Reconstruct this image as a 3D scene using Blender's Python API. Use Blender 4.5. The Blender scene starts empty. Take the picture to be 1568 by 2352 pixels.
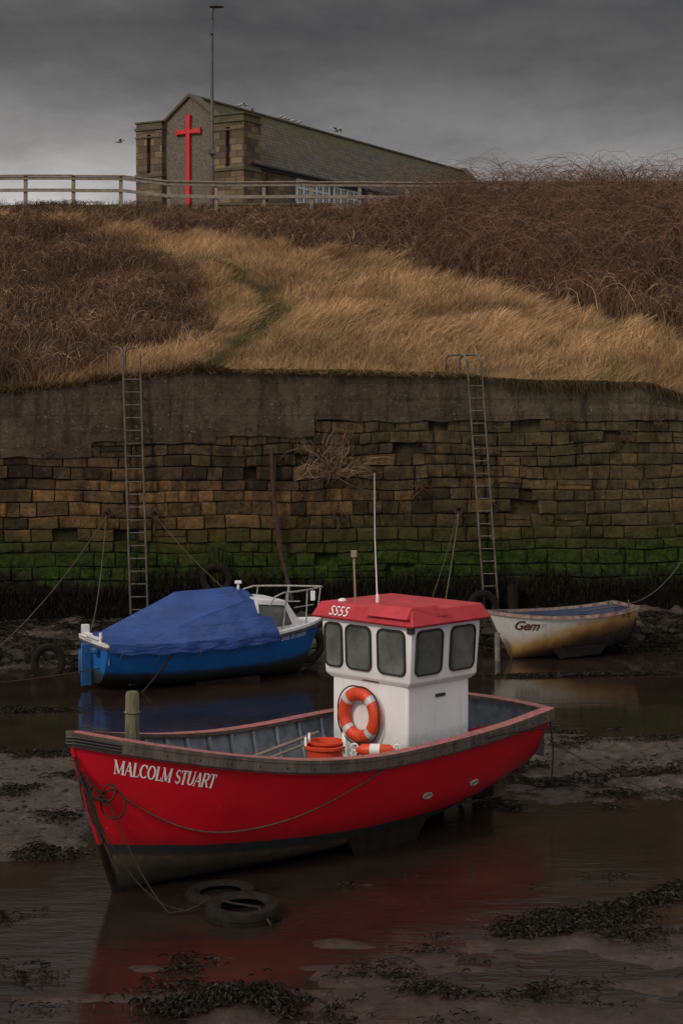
import bpy, bmesh, math, random
import numpy as np
from mathutils import Vector
random.seed(7); rng=np.random.default_rng(7)
R=math.radians
scene=bpy.context.scene
scene.view_settings.view_transform='Standard'; scene.view_settings.look='None'; scene.view_settings.exposure=0

# ---------------------------------------------------------------- noise
def _h(ix,iy,s):
    v=np.sin(ix*127.1+iy*311.7+s*74.7)*43758.5453
    return v-np.floor(v)
def vn(x,y,s=0):
    x=np.asarray(x,float); y=np.asarray(y,float)
    xi=np.floor(x); yi=np.floor(y); fx=x-xi; fy=y-yi
    fx=fx*fx*(3-2*fx); fy=fy*fy*(3-2*fy)
    return (_h(xi,yi,s)*(1-fx)+_h(xi+1,yi,s)*fx)*(1-fy)+(_h(xi,yi+1,s)*(1-fx)+_h(xi+1,yi+1,s)*fx)*fy
def fbm(x,y,o=4,s=0):
    a=.5; r=0; t=0
    for k in range(o):
        r=r+a*vn(x,y,s+k); t+=a; a*=.5; x=np.asarray(x)*2.03+3.1; y=np.asarray(y)*2.03+1.7
    return r/t
def sm(x,a,b):
    t=np.clip((np.asarray(x,float)-a)/(b-a),0,1); return t*t*(3-2*t)

# ---------------------------------------------------------------- materials
def newmat(name):
    m=bpy.data.materials.new(name); m.use_nodes=True
    nt=m.node_tree; b=nt.nodes['Principled BSDF']
    return m,nt,b
def nd(nt,t,**kw):
    n=nt.nodes.new(t)
    for k,v in kw.items(): setattr(n,k,v)
    return n
def pos(nt): return nd(nt,'ShaderNodeNewGeometry').outputs['Position']
def noise(nt,vec,scale,detail=6,rough=.6,scl=None):
    n=nd(nt,'ShaderNodeTexNoise'); n.inputs['Scale'].default_value=scale; n.inputs['Detail'].default_value=detail; n.inputs['Roughness'].default_value=rough
    if scl:
        mp=nd(nt,'ShaderNodeMapping'); mp.inputs['Scale'].default_value=scl
        nt.links.new(vec,mp.inputs[0]); vec=mp.outputs[0]
    nt.links.new(vec,n.inputs['Vector']); return n.outputs['Fac']
def ramp(nt,fac,stops,interp='LINEAR'):
    r=nd(nt,'ShaderNodeValToRGB'); cr=r.color_ramp; cr.interpolation=interp
    while len(cr.elements)<len(stops): cr.elements.new(.5)
    for e,(p,c) in zip(cr.elements,stops):
        e.position=p; e.color=(c if len(c)==4 else (*c,1)) if hasattr(c,'__len__') else (c,c,c,1)
    nt.links.new(fac,r.inputs[0]); return r.outputs[0]
def mixc(nt,f,a,b,mode='MIX'):
    m=nd(nt,'ShaderNodeMix',data_type='RGBA',blend_type=mode)
    for s,v in ((m.inputs[0],f),(m.inputs[6],a),(m.inputs[7],b)):
        if hasattr(v,'links') or hasattr(v,'is_linked'): nt.links.new(v,s)
        elif hasattr(v,'__len__'): s.default_value=(*v,1) if len(v)==3 else v
        else: s.default_value=v
    return m.outputs[2]
def math_(nt,op,a,b=0.,clamp=False):
    m=nd(nt,'ShaderNodeMath',operation=op,use_clamp=clamp)
    for s,v in ((m.inputs[0],a),(m.inputs[1],b)):
        if hasattr(v,'is_linked'): nt.links.new(v,s)
        else: s.default_value=v
    return m.outputs[0]
def maprange(nt,v,a,b,c=0.,d=1.):
    m=nd(nt,'ShaderNodeMapRange'); nt.links.new(v,m.inputs[0])
    for i,x in enumerate((a,b,c,d)): m.inputs[1+i].default_value=x
    return m.outputs[0]
def bump(nt,b,h,strength=.3,dist=.02):
    n=nd(nt,'ShaderNodeBump'); n.inputs['Strength'].default_value=strength; n.inputs['Distance'].default_value=dist
    nt.links.new(h,n.inputs['Height']); nt.links.new(n.outputs[0],b.inputs['Normal'])
def zsep(nt):
    s=nd(nt,'ShaderNodeSeparateXYZ'); nt.links.new(pos(nt),s.inputs[0]); return s
def attr(nt,n,out='Color'):
    a=nd(nt,'ShaderNodeAttribute',attribute_name=n); return a.outputs[out]
def mat(name,c1,c2=None,scale=4,rough=.6,bmp=0,bscale=40,metal=0,dist=.01,scl=None,spec=.5,pr=(.35,.65)):
    m,nt,b=newmat(name)
    c2=c2 or tuple(x*.7 for x in c1)
    f=noise(nt,pos(nt),scale,8,.65,scl)
    nt.links.new(ramp(nt,f,[(pr[0],c1),(pr[1],c2)]),b.inputs['Base Color'])
    f2=noise(nt,pos(nt),scale*5,4,.6,scl)
    nt.links.new(maprange(nt,f2,.3,.7,max(rough-.1,0.02),min(rough+.12,1)),b.inputs['Roughness'])
    b.inputs['Metallic'].default_value=metal
    b.inputs['Specular IOR Level'].default_value=spec
    if bmp: bump(nt,b,noise(nt,pos(nt),bscale,6,.6,scl),bmp,dist)
    return m

# ---------------------------------------------------------------- geometry accumulators
def root(name,loc=(0,0,0)):
    e=bpy.data.objects.new(name,None); e.location=loc; e.empty_display_size=.3
    scene.collection.objects.link(e); return e
class G:
    def __init__(s): s.V=[];s.F=[];s.M=[];s.n=0
    def add(s,V,F,m=0):
        V=[tuple(map(float,v)) for v in V]
        s.V+=V; s.F+=[tuple(i+s.n for i in f) for f in F]; s.M+=[m]*len(F); s.n+=len(V); return s
    def box(s,c,size,ax=None,m=0):
        ex,ey,ez=ax or ((1,0,0),(0,1,0),(0,0,1))
        ex,ey,ez,c=map(np.array,(ex,ey,ez,c)); V=[]
        for k in (-1,1):
            for j in (-1,1):
                for i in (-1,1): V.append(c+ex*i*size[0]/2+ey*j*size[1]/2+ez*k*size[2]/2)
        s.add(V,[(0,1,3,2),(4,6,7,5),(0,4,5,1),(2,3,7,6),(0,2,6,4),(1,5,7,3)],m); return s
    def tube(s,P,r,n=8,m=0,closed=False):
        P=[np.array(p,float) for p in P]; k=len(P); rr=r if hasattr(r,'__len__') else [r]*k
        up=np.array((0,0,1.)); prev=None; V=[]
        for i,p in enumerate(P):
            if closed: d=P[(i+1)%k]-P[i-1]
            else: d=P[min(i+1,k-1)]-P[max(i-1,0)]
            d=d/(np.linalg.norm(d)+1e-9)
            if prev is None:
                a=np.cross(d,up); 
                if np.linalg.norm(a)<.05: a=np.cross(d,(1,0,0))
            else: a=prev-d*np.dot(prev,d)
            a=a/(np.linalg.norm(a)+1e-9); prev=a; b=np.cross(d,a)
            for j in range(n):
                t=2*math.pi*j/n; V.append(p+(a*math.cos(t)+b*math.sin(t))*rr[i])
        F=[]
        for i in range(k if closed else k-1):
            i2=(i+1)%k
            for j in range(n):
                j2=(j+1)%n; F.append((i*n+j,i*n+j2,i2*n+j2,i2*n+j))
        if not closed: F+= [tuple(range(n))[::-1],tuple((k-1)*n+j for j in range(n))]
        s.add(V,F,m); return s
    def grid(s,A,m=0,flip=False):
        A=np.asarray(A,float); a,b=A.shape[:2]
        F=[(i*b+j,i*b+j+1,(i+1)*b+j+1,(i+1)*b+j) for i in range(a-1) for j in range(b-1)]
        s.add(A.reshape(-1,3),F,m); return s
    def build(s,name,mats,parent=None,smooth=True,bevel=0,angle=35,attrs=None,recalc=True,doubles=0):
        V=np.array(s.V); loc=np.array(parent.location) if parent else V.mean(0)
        me=bpy.data.meshes.new(name); me.from_pydata((V-loc).tolist(),[],s.F)
        for m in (mats if isinstance(mats,(list,tuple)) else [mats]): me.materials.append(m)
        me.polygons.foreach_set('material_index',s.M)
        for k,v in (attrs or {}).items():
            a=me.attributes.new(k,'FLOAT','POINT'); a.data.foreach_set('value',np.asarray(v,float))
        if recalc or doubles:
            bm=bmesh.new(); bm.from_mesh(me)
            if doubles: bmesh.ops.remove_doubles(bm,verts=bm.verts,dist=doubles)
            bmesh.ops.recalc_face_normals(bm,faces=bm.faces); bm.to_mesh(me); bm.free()
        if smooth:
            me.polygons.foreach_set('use_smooth',[True]*len(me.polygons)); me.set_sharp_from_angle(angle=R(angle))
        o=bpy.data.objects.new(name,me); scene.collection.objects.link(o)
        if parent: o.parent=parent
        else: o.location=loc
        if bevel:
            b=o.modifiers.new('bev','BEVEL'); b.width=bevel; b.segments=2; b.limit_method='ANGLE'
        return o
def fastmesh(name,V,tris,col,m,loc=None,parent=None):
    V=np.asarray(V,np.float32); tris=np.asarray(tris,np.int32)
    loc=V.mean(0) if loc is None else np.array(loc)
    if parent: loc=np.array(parent.location)
    me=bpy.data.meshes.new(name); k=tris.shape[1]
    me.vertices.add(len(V)); me.vertices.foreach_set('co',(V-loc).ravel().astype(np.float32))
    me.loops.add(tris.size); me.loops.foreach_set('vertex_index',tris.ravel())
    me.polygons.add(len(tris)); me.polygons.foreach_set('loop_start',np.arange(0,tris.size,k,dtype=np.int32))
    me.update(calc_edges=True); me.materials.append(m)
    if col is not None:
        a=me.color_attributes.new('col','FLOAT_COLOR','POINT'); c=np.ones((len(V),4),np.float32); c[:,:3]=col; a.data.foreach_set('color',c.ravel())
    o=bpy.data.objects.new(name,me); scene.collection.objects.link(o)
    if parent: o.parent=parent
    else: o.location=loc.tolist()
    return o
def torus(g,c,ax,ay,az,Rr,r,n=40,k=12,m=0,sq=1.0,msel=None):
    c,ax,ay,az=map(np.array,(c,ax,ay,az)); V=[];F=[]
    for i in range(n):
        t=2*math.pi*i/n; d=ax*math.cos(t)+ay*math.sin(t)
        for j in range(k):
            p=2*math.pi*j/k; V.append(c+d*(Rr+r*math.cos(p))+az*r*sq*math.sin(p))
    for i in range(n):
        for j in range(k):
            f=(i*k+j,((i+1)%n)*k+j,((i+1)%n)*k+(j+1)%k,i*k+(j+1)%k); F.append(f)
    n0=len(g.M); g.add(V,F,m)
    if msel:
        for i in range(n):
            for j in range(k): g.M[n0+i*k+j]=msel(i)

def ribbons(name,paths,width,cols,m,taper=True,parent=None):
    N,K,_=paths.shape
    d=np.diff(paths,axis=1); d=np.concatenate([d,d[:,-1:]],1)
    rnd=rng.normal(size=(N,1,3)); rnd[:,:,2]*=.3
    side=np.cross(d,rnd); side/=np.linalg.norm(side,axis=2,keepdims=True)+1e-9
    tp=np.linspace(1,.25 if taper else 1,K)[None,:,None]
    a=paths+side*width[:,None,None]*.5*tp; b=paths-side*width[:,None,None]*.5*tp
    V=np.stack([a,b],2).reshape(-1,3)
    base=(np.arange(N)*K*2)[:,None]+ (np.arange(K-1)*2)[None,:]
    Q=np.stack([base,base+1,base+3,base+2],-1).reshape(-1,4)
    col=np.repeat(cols,K*2,axis=0)
    return fastmesh(name,V,Q,col,m,parent=parent)

# ================================================================= MATERIALS
def m_attrcol(name,rough=.8,spec=.2):
    m,nt,b=newmat(name); nt.links.new(attr(nt,'col'),b.inputs['Base Color']); b.inputs['Roughness'].default_value=rough
    b.inputs['Specular IOR Level'].default_value=spec
    return m
M_grass=m_attrcol('dry_grass'); M_bramble=m_attrcol('bramble'); 
M_weed=m_attrcol('seaweed_wet',.5,.2); M_moss=m_attrcol('moss_matt',.95,.03)
M_white=mat('white_gelcoat',(.74,.73,.74),(.60,.59,.60),2.5,.35,.05,30,pr=(.3,.75))
def m_wheelwhite():
    m,nt,b=newmat('wheelhouse_white'); P=pos(nt); s=nd(nt,'ShaderNodeSeparateXYZ'); nt.links.new(P,s.inputs[0])
    c=ramp(nt,noise(nt,P,1.5,6,.6),[(.3,(.78,.77,.78)),(.7,(.68,.67,.68))])
    st=noise(nt,P,9,6,.7,(1,1,.12)); c=mixc(nt,math_(nt,'MULTIPLY',maprange(nt,st,.55,.75,0,.5),maprange(nt,s.outputs[2],2.8,1.2,.2,1)),c,(.30,.26,.20))
    c=mixc(nt,math_(nt,'MULTIPLY',maprange(nt,s.outputs[2],1.35,.9),maprange(nt,noise(nt,P,14,6,.7),.4,.6)),c,(.25,.30,.22))
    nt.links.new(c,b.inputs['Base Color']); b.inputs['Roughness'].default_value=.4; bump(nt,b,noise(nt,P,3,3),.08,.03); return m
M_wh=m_wheelwhite()
M_black=mat('black_rubber',(.012,.012,.012),(.02,.02,.02),5,.55)
M_tyre=mat('tyre_rubber',(.008,.007,.006),(.020,.016,.012),9,.8,.5,40,spec=.1)
M_steel=mat('galvanised_steel',(.15,.135,.115),(.08,.055,.035),6,.5,.1,60,.4)
M_dwood=mat('weathered_wood',(.12,.095,.075),(.04,.03,.024),8,.8,.7,30,scl=(1,1,.3))
M_post=mat('mossy_post',(.17,.15,.09),(.05,.05,.02),9,.9,.9,40,dist=.02,scl=(1,1,.25))
M_fence=mat('fence_wood',(.26,.215,.17),(.15,.12,.09),6,.85,.3,30)
M_red_top=mat('faded_red_paint',(.40,.105,.10),(.15,.085,.07),11,.65,pr=(.42,.62))
M_inner=mat('grey_blue_paint',(.19,.215,.24),(.09,.105,.125),5,.6,.2,20)
M_deck=mat('deck',(.09,.10,.11),(.05,.05,.055),5,.7)
def m_glass():
    m,nt,b=newmat('window_glass'); P=pos(nt)
    c=ramp(nt,noise(nt,P,2.2,5,.6),[(.35,(.055,.06,.055)),(.65,(.15,.155,.14))])
    nt.links.new(c,b.inputs['Base Color']); b.inputs['Roughness'].default_value=.12; bump(nt,b,noise(nt,P,3,2),.08,.03); return m
M_glass=m_glass()
M_orange=mat('orange_plastic',(.72,.070,.015),(.50,.038,.010),5,.5)
M_reflect=mat('reflective_band',(.55,.57,.60),(.4,.42,.44),5,.4)
M_rope=mat('rope',(.11,.085,.05),(.05,.038,.022),30,.9)
M_chain=mat('rusty_chain',(.04,.025,.017),(.016,.012,.009),30,.8,spec=.2)
M_letter=mat('white_lettering',(.80,.78,.76),(.66,.64,.62),9,.5)
M_rust=mat('rusty_iron',(.06,.025,.013),(.016,.010,.008),10,.85,.5,40)
M_bottom=mat('slimy_bottom',(.018,.013,.009),(.008,.006,.005),6,.8,.5,30,spec=.12)

def m_redhull():
    m,nt,b=newmat('red_hull_paint'); wl=attr(nt,'wl','Fac'); P=pos(nt)
    n=noise(nt,P,3,8,.7); w=math_(nt,'ADD',wl,math_(nt,'MULTIPLY',math_(nt,'SUBTRACT',n,.5),.03))
    red=ramp(nt,noise(nt,P,1.3,5,.6),[(.3,(.58,.004,.016)),(.7,(.44,.003,.012))])
    sc=ramp(nt,noise(nt,P,5,9,.75,(1,1,6)),[(.56,0.),(.70,1.)])
    red=mixc(nt,math_(nt,'MULTIPLY',sc,.35),red,(.25,.012,.015))
    run=maprange(nt,noise(nt,P,6,7,.7,(1,1,.12)),.55,.72,0,.4); red=mixc(nt,run,red,(.22,.02,.018))
    chips=maprange(nt,noise(nt,P,16,4,.6,(.4,.4,1.6)),.73,.75)
    red=mixc(nt,math_(nt,'MULTIPLY',chips,maprange(nt,w,.6,.0)),red,(.5,.33,.30))
    red=mixc(nt,maprange(nt,w,.22,-.02,0,.5),red,(.14,.008,.010))
    f=maprange(nt,w,-.005,.005)
    low=ramp(nt,maprange(nt,w,-.55,0.),[(0,(.012,.009,.006)),(.45,(.028,.019,.01)),(.72,(.085,.058,.032)),(.80,(.012,.017,.017)),(.93,(.008,.014,.014)),(1.,(.008,.012,.012))])
    dirt=noise(nt,P,7,8,.7); low=mixc(nt,maprange(nt,dirt,.4,.7),low,(.022,.018,.01))
    nt.links.new(mixc(nt,f,low,red),b.inputs['Base Color'])
    nt.links.new(math_(nt,'ADD',maprange(nt,f,0,1,.75,.38),math_(nt,'MULTIPLY',sc,.15)),b.inputs['Roughness'])
    bump(nt,b,noise(nt,P,2.0,3,.5),.14,.04); return m
M_redhull=m_redhull()
M_redroof=mat('red_roof_paint',(.50,.032,.044),(.34,.018,.025),4,.45,.1)
def m_bluehull():
    m,nt,b=newmat('blue_hull_paint'); wl=attr(nt,'wl','Fac')
    n=noise(nt,pos(nt),3,8,.7); w=math_(nt,'ADD',wl,math_(nt,'MULTIPLY',math_(nt,'SUBTRACT',n,.5),.12))
    c=ramp(nt,noise(nt,pos(nt),2,8,.7,(1,1,.5)),[(.3,(.008,.135,.44)),(.7,(.006,.085,.30))])
    c=mixc(nt,maprange(nt,noise(nt,pos(nt),12,6,.7,(1,1,.2)),.58,.75,0,.5),c,(.03,.06,.10))
    f=maprange(nt,w,-.03,.05)
    low=ramp(nt,maprange(nt,w,-.35,0.),[(0,(.01,.01,.009)),(.6,(.02,.02,.018)),(1.,(.018,.045,.06))])
    nt.links.new(mixc(nt,f,low,c),b.inputs['Base Color']); b.inputs['Roughness'].default_value=.5; return m
M_bluehull=m_bluehull()
def m_gem():
    m,nt,b=newmat('stained_white_hull'); wl=attr(nt,'wl','Fac')
    n=noise(nt,pos(nt),1.2,8,.7); w=math_(nt,'ADD',wl,math_(nt,'MULTIPLY',math_(nt,'SUBTRACT',n,.5),.5))
    s=nd(nt,'ShaderNodeSeparateXYZ'); nt.links.new(pos(nt),s.inputs[0])
    w=math_(nt,'SUBTRACT',w,maprange(nt,s.outputs[0],3.9,6.0,-.0,.46))
    c=ramp(nt,maprange(nt,w,-.55,.35),[(0,(.012,.010,.007)),(.28,(.030,.019,.009)),(.45,(.17,.080,.018)),(.62,(.38,.23,.075)),(.8,(.47,.43,.35)),(1,(.54,.53,.50))])
    c=mixc(nt,maprange(nt,noise(nt,pos(nt),7,8,.75,(1,1,.4)),.5,.7,0,.45),c,(.18,.12,.06))
    nt.links.new(c,b.inputs['Base Color']); b.inputs['Roughness'].default_value=.6; bump(nt,b,noise(nt,pos(nt),30,6),.3,.01); return m
M_gem=m_gem()
def m_tarp():
    m,nt,b=newmat('blue_tarpaulin'); P=pos(nt)
    c=ramp(nt,noise(nt,P,2.5,6,.6),[(.3,(.009,.050,.22)),(.7,(.005,.028,.135))])
    nt.links.new(c,b.inputs['Base Color']); b.inputs['Roughness'].default_value=.5
    w=nd(nt,'ShaderNodeTexVoronoi',feature='DISTANCE_TO_EDGE'); w.inputs['Scale'].default_value=1.6
    mp=nd(nt,'ShaderNodeMapping'); mp.inputs['Scale'].default_value=(1,1,1.6); mp.inputs['Rotation'].default_value=(.3,.5,.4)
    nt.links.new(P,mp.inputs[0]); nt.links.new(mp.outputs[0],w.inputs[0])
    h=math_(nt,'ADD',noise(nt,P,3,5,.55,(1,1,3.5)),math_(nt,'MULTIPLY',w.outputs[0],.6))
    bump(nt,b,h,.7,.08); return m
M_tarp=m_tarp()

def m_stone():
    m,nt,b=newmat('harbour_stone'); P=pos(nt); s=nd(nt,'ShaderNodeSeparateXYZ'); nt.links.new(P,s.inputs[0]); x,z=s.outputs[0],s.outputs[2]
    t=attr(nt,'tint','Fac')
    n1=noise(nt,P,1.1,9,.7); n2=noise(nt,P,9,8,.7); n3=noise(nt,P,3.2,9,.75); nb=noise(nt,P,.45,6,.6)
    c=ramp(nt,math_(nt,'ADD',t,maprange(nt,n3,.3,.7,-.38,.38)),[(0,(.028,.019,.012)),(.35,(.10,.064,.031)),(.7,(.18,.108,.047)),(1,(.29,.160,.060))])
    c=mixc(nt,maprange(nt,n2,.38,.64),c,mixc(nt,.65,c,(.022,.016,.011)))
    c=mixc(nt,maprange(nt,math_(nt,'ADD',z,math_(nt,'MULTIPLY',n1,1.5)),4.5,6.2,0,.6),c,(.085,.073,.040))
    c=mixc(nt,maprange(nt,math_(nt,'ADD',x,math_(nt,'MULTIPLY',n1,6)),1,8,0,.5),c,mixc(nt,maprange(nt,n3,.35,.65),(.06,.052,.022),(.145,.125,.055)))
    st=noise(nt,P,.9,8,.75,(1.4,1,.45)); c=mixc(nt,maprange(nt,st,.49,.66,0,.85),c,(.018,.014,.011))
    run=noise(nt,P,2.6,8,.7,(1.6,1,.10)); c=mixc(nt,math_(nt,'MULTIPLY',maprange(nt,run,.52,.66,0,.8),maprange(nt,z,3.0,4.8,.25,1)),c,(.014,.011,.009))
    st2=noise(nt,P,1.7,9,.8); c=mixc(nt,math_(nt,'MULTIPLY',maprange(nt,st2,.52,.64,0,.85),maprange(nt,z,3.6,4.6)),c,(.016,.013,.011))
    pale=noise(nt,P,3.8,6,.7); c=mixc(nt,maprange(nt,pale,.62,.72,0,.5),c,(.26,.20,.12))
    zz=math_(nt,'ADD',z,math_(nt,'MULTIPLY',math_(nt,'SUBTRACT',n1,.5),1.3))
    zz=math_(nt,'ADD',zz,math_(nt,'MULTIPLY',math_(nt,'SUBTRACT',n2,.5),.9))
    zz=math_(nt,'ADD',zz,math_(nt,'MULTIPLY',math_(nt,'SUBTRACT',nb,.5),.9))
    mf=math_(nt,'MULTIPLY',maprange(nt,zz,2.85,2.05),maprange(nt,zz,1.10,1.6))
    mf=math_(nt,'MULTIPLY',mf,maprange(nt,n3,.36,.54,.45,1))
    c=mixc(nt,maprange(nt,zz,3.3,2.5,0,.5),c,(.045,.043,.012))
    green=ramp(nt,n2,[(.35,(.007,.014,.003)),(.5,(.022,.047,.004)),(.68,(.055,.10,.007))])
    c=mixc(nt,mf,c,green)
    c=mixc(nt,maprange(nt,zz,1.85,1.35),c,(.008,.007,.0055))
    nt.links.new(c,b.inputs['Base Color']); b.inputs['Roughness'].default_value=.85; b.inputs['Specular IOR Level'].default_value=.15
    bump(nt,b,math_(nt,'ADD',noise(nt,P,14,10,.75),math_(nt,'MULTIPLY',n3,1.5)),1.,.08); return m
M_stone=m_stone()
def m_concrete():
    m,nt,b=newmat('stained_concrete'); P=pos(nt)
    n=noise(nt,P,1.0,9,.75); st=noise(nt,P,2.2,9,.75,(1.5,1,.25)); ns=noise(nt,P,6,9,.8); big=noise(nt,P,.5,7,.65); n4=noise(nt,P,2.6,10,.8)
    s=nd(nt,'ShaderNodeSeparateXYZ'); nt.links.new(P,s.inputs[0])
    c=ramp(nt,n,[(.32,(.042,.030,.021)),(.5,(.095,.070,.047)),(.68,(.17,.127,.082))])
    c=mixc(nt,maprange(nt,s.outputs[0],-.6,4,0,.7),c,mixc(nt,maprange(nt,n,.35,.65),(.085,.072,.042),(.21,.172,.105)))
    c=mixc(nt,maprange(nt,big,.42,.6,0,.5),c,(.034,.025,.019))
    c=mixc(nt,maprange(nt,st,.49,.64,0,.75),c,(.018,.014,.011))
    c=mixc(nt,maprange(nt,n4,.50,.66,0,.7),c,(.022,.017,.013))
    c=mixc(nt,maprange(nt,ns,.45,.65,0,.5),c,mixc(nt,.5,c,(.01,.008,.006)))
    # mossy discoloured foot and lichen bloom
    band=maprange(nt,math_(nt,'FRACT',math_(nt,'MULTIPLY',s.outputs[2],2.6)),.0,.12,.35,0); c=mixc(nt,band,c,(.02,.016,.012))
    li=noise(nt,P,4.5,8,.8); c=mixc(nt,maprange(nt,li,.57,.66,0,.35),c,(.20,.17,.12))
    sp=noise(nt,P,18,4,.6); c=mixc(nt,maprange(nt,sp,.645,.69,0,.7),c,(.32,.29,.24))
    nt.links.new(c,b.inputs['Base Color']); b.inputs['Roughness'].default_value=.9; b.inputs['Specular IOR Level'].default_value=.15
    bump(nt,b,math_(nt,'ADD',noise(nt,P,9,10,.75),n),1.,.07); return m
M_conc=m_concrete()
def m_mud():
    m,nt,b=newmat('harbour_mud'); P=pos(nt); s=nd(nt,'ShaderNodeSeparateXYZ'); nt.links.new(P,s.inputs[0]); z=s.outputs[2]
    n=noise(nt,P,.8,9,.7); n2=noise(nt,P,7,10,.8); n3=noise(nt,P,2.1,9,.75)
    c=ramp(nt,n2,[(.33,(.016,.011,.008)),(.5,(.062,.043,.031)),(.66,(.14,.105,.078))])
    c=mixc(nt,maprange(nt,n,.45,.62,0,.6),c,(.035,.023,.017))
    c=mixc(nt,maprange(nt,n3,.50,.62,0,.7),c,(.018,.013,.009))
    fg=maprange(nt,s.outputs[1],23.5,18.,0,1)
    c=mixc(nt,math_(nt,'MULTIPLY',fg,.65),c,mixc(nt,maprange(nt,n3,.35,.65),(.048,.028,.019),(.018,.010,.007)))
    nt.links.new(c,b.inputs['Base Color'])
    r=math_(nt,'ADD',maprange(nt,z,.0,.14,.13,.5),maprange(nt,n2,.35,.65,-.04,.25))
    r=math_(nt,'MULTIPLY',r,maprange(nt,fg,0,1,1,.55))
    nt.links.new(r,b.inputs['Roughness']); b.inputs['Specular IOR Level'].default_value=.5
    h=math_(nt,'ADD',noise(nt,P,5,10,.8),math_(nt,'MULTIPLY',noise(nt,P,22,6,.7),.4))
    bump(nt,b,math_(nt,'MULTIPLY',h,maprange(nt,fg,0,1,1,.42)),1.,.07); return m
M_mud=m_mud()
def m_water():
    m,nt,b=newmat('murky_water'); P=pos(nt); y=zsep(nt).outputs[1]
    c=ramp(nt,noise(nt,P,.7,8,.65),[(.35,(.026,.017,.012)),(.65,(.012,.009,.007))])
    nt.links.new(c,b.inputs['Base Color']); b.inputs['IOR'].default_value=1.38
    nt.links.new(maprange(nt,noise(nt,P,.9,6,.65,(1,2.5,1)),.42,.6,.02,.10),b.inputs['Roughness'])
    h=math_(nt,'ADD',noise(nt,P,1.6,4,.55,(1,3.,1)),math_(nt,'MULTIPLY',noise(nt,P,7,4,.6,(1,2.6,1)),.30))
    amp=math_(nt,'MULTIPLY',maprange(nt,noise(nt,P,.35,3,.5),.38,.62,.10,1.),maprange(nt,y,23,33,1,.22))
    bump(nt,b,math_(nt,'MULTIPLY',h,amp),.5,.035); return m
M_water=m_water()
def m_hill():
    m,nt,b=newmat('hill_soil'); nt.links.new(attr(nt,'col'),b.inputs['Base Color']); b.inputs['Roughness'].default_value=.95
    b.inputs['Specular IOR Level'].default_value=.1; bump(nt,b,noise(nt,pos(nt),5,8,.7),1.,.1); return m
M_hill=m_hill()
def m_blocks(name,cols,mortar,bw,bh,msize=.02):
    m,nt,b=newmat(name); tc=nd(nt,'ShaderNodeUVMap')
    br=nd(nt,'ShaderNodeTexBrick'); nt.links.new(tc.outputs[0],br.inputs['Vector'])
    br.inputs['Scale'].default_value=1; br.inputs['Brick Width'].default_value=bw; br.inputs['Row Height'].default_value=bh; br.inputs['Mortar Size'].default_value=msize
    br.inputs['Color1'].default_value=(0,0,0,1); br.inputs['Color2'].default_value=(1,1,1,1); br.inputs['Mortar'].default_value=(.5,.5,.5,1); br.inputs['Bias'].default_value=0
    c=ramp(nt,br.outputs['Color'],[(0,cols[0]),(.5,cols[1]),(1,cols[2])])
    c=mixc(nt,br.outputs['Fac'],c,mortar)
    n=noise(nt,pos(nt),.8,8,.7); c=mixc(nt,maprange(nt,n,.5,.72,0,.6),c,cols[3])
    return m,nt,b,c
m,nt,b,c=m_blocks('church_sandstone',[(.06,.04,.024),(.125,.086,.048),(.21,.148,.082),(.038,.029,.021)],(.045,.034,.024),.75,.36)
nt.links.new(c,b.inputs['Base Color']); b.inputs['Roughness'].default_value=.9; bump(nt,b,noise(nt,pos(nt),6,8),.6,.05); M_church=m
m,nt,b,c=m_blocks('slate_roof',[(.050,.045,.036),(.072,.065,.052),(.105,.094,.074),(.045,.042,.026)],(.030,.026,.02),.5,.32,msize=.04)
n=noise(nt,pos(nt),.35,9,.75,(1,1,1)); c=mixc(nt,maprange(nt,n,.48,.66,0,.55),c,(.095,.062,.018))
z=zsep(nt).outputs[2]; c=mixc(nt,maprange(nt,math_(nt,'ADD',z,math_(nt,'MULTIPLY',noise(nt,pos(nt),1,6),1.5)),22.8,24.2,0,.85),c,(.055,.055,.010))
nt.links.new(c,b.inputs['Base Color']); b.inputs['Roughness'].default_value=.85; b.inputs['Specular IOR Level'].default_value=.3; bump(nt,b,noise(nt,pos(nt),4,8),.6,.05); M_slate=m
M_rough=mat('roughcast_render',(.17,.14,.11),(.08,.064,.05),9,.95,.8,14,dist=.05)
M_crossred=mat('red_cross_paint',(.60,.008,.016),(.42,.006,.012),3,.5)
M_dark=mat('dark_trim',(.02,.018,.017),(.03,.027,.025),3,.7)
M_frame=mat('white_frame',(.6,.6,.6),(.5,.5,.5),3,.5)
M_lamp=mat('lamp_column_paint',(.085,.085,.08),(.06,.055,.05),3,.5,metal=.3)
M_gull=mat('gull_feathers',(.36,.35,.34),(.20,.20,.21),8,.8)
M_stonecap=mat('stone_coping',(.10,.082,.048),(.055,.052,.022),2.5,.9,.4,20)

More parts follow.
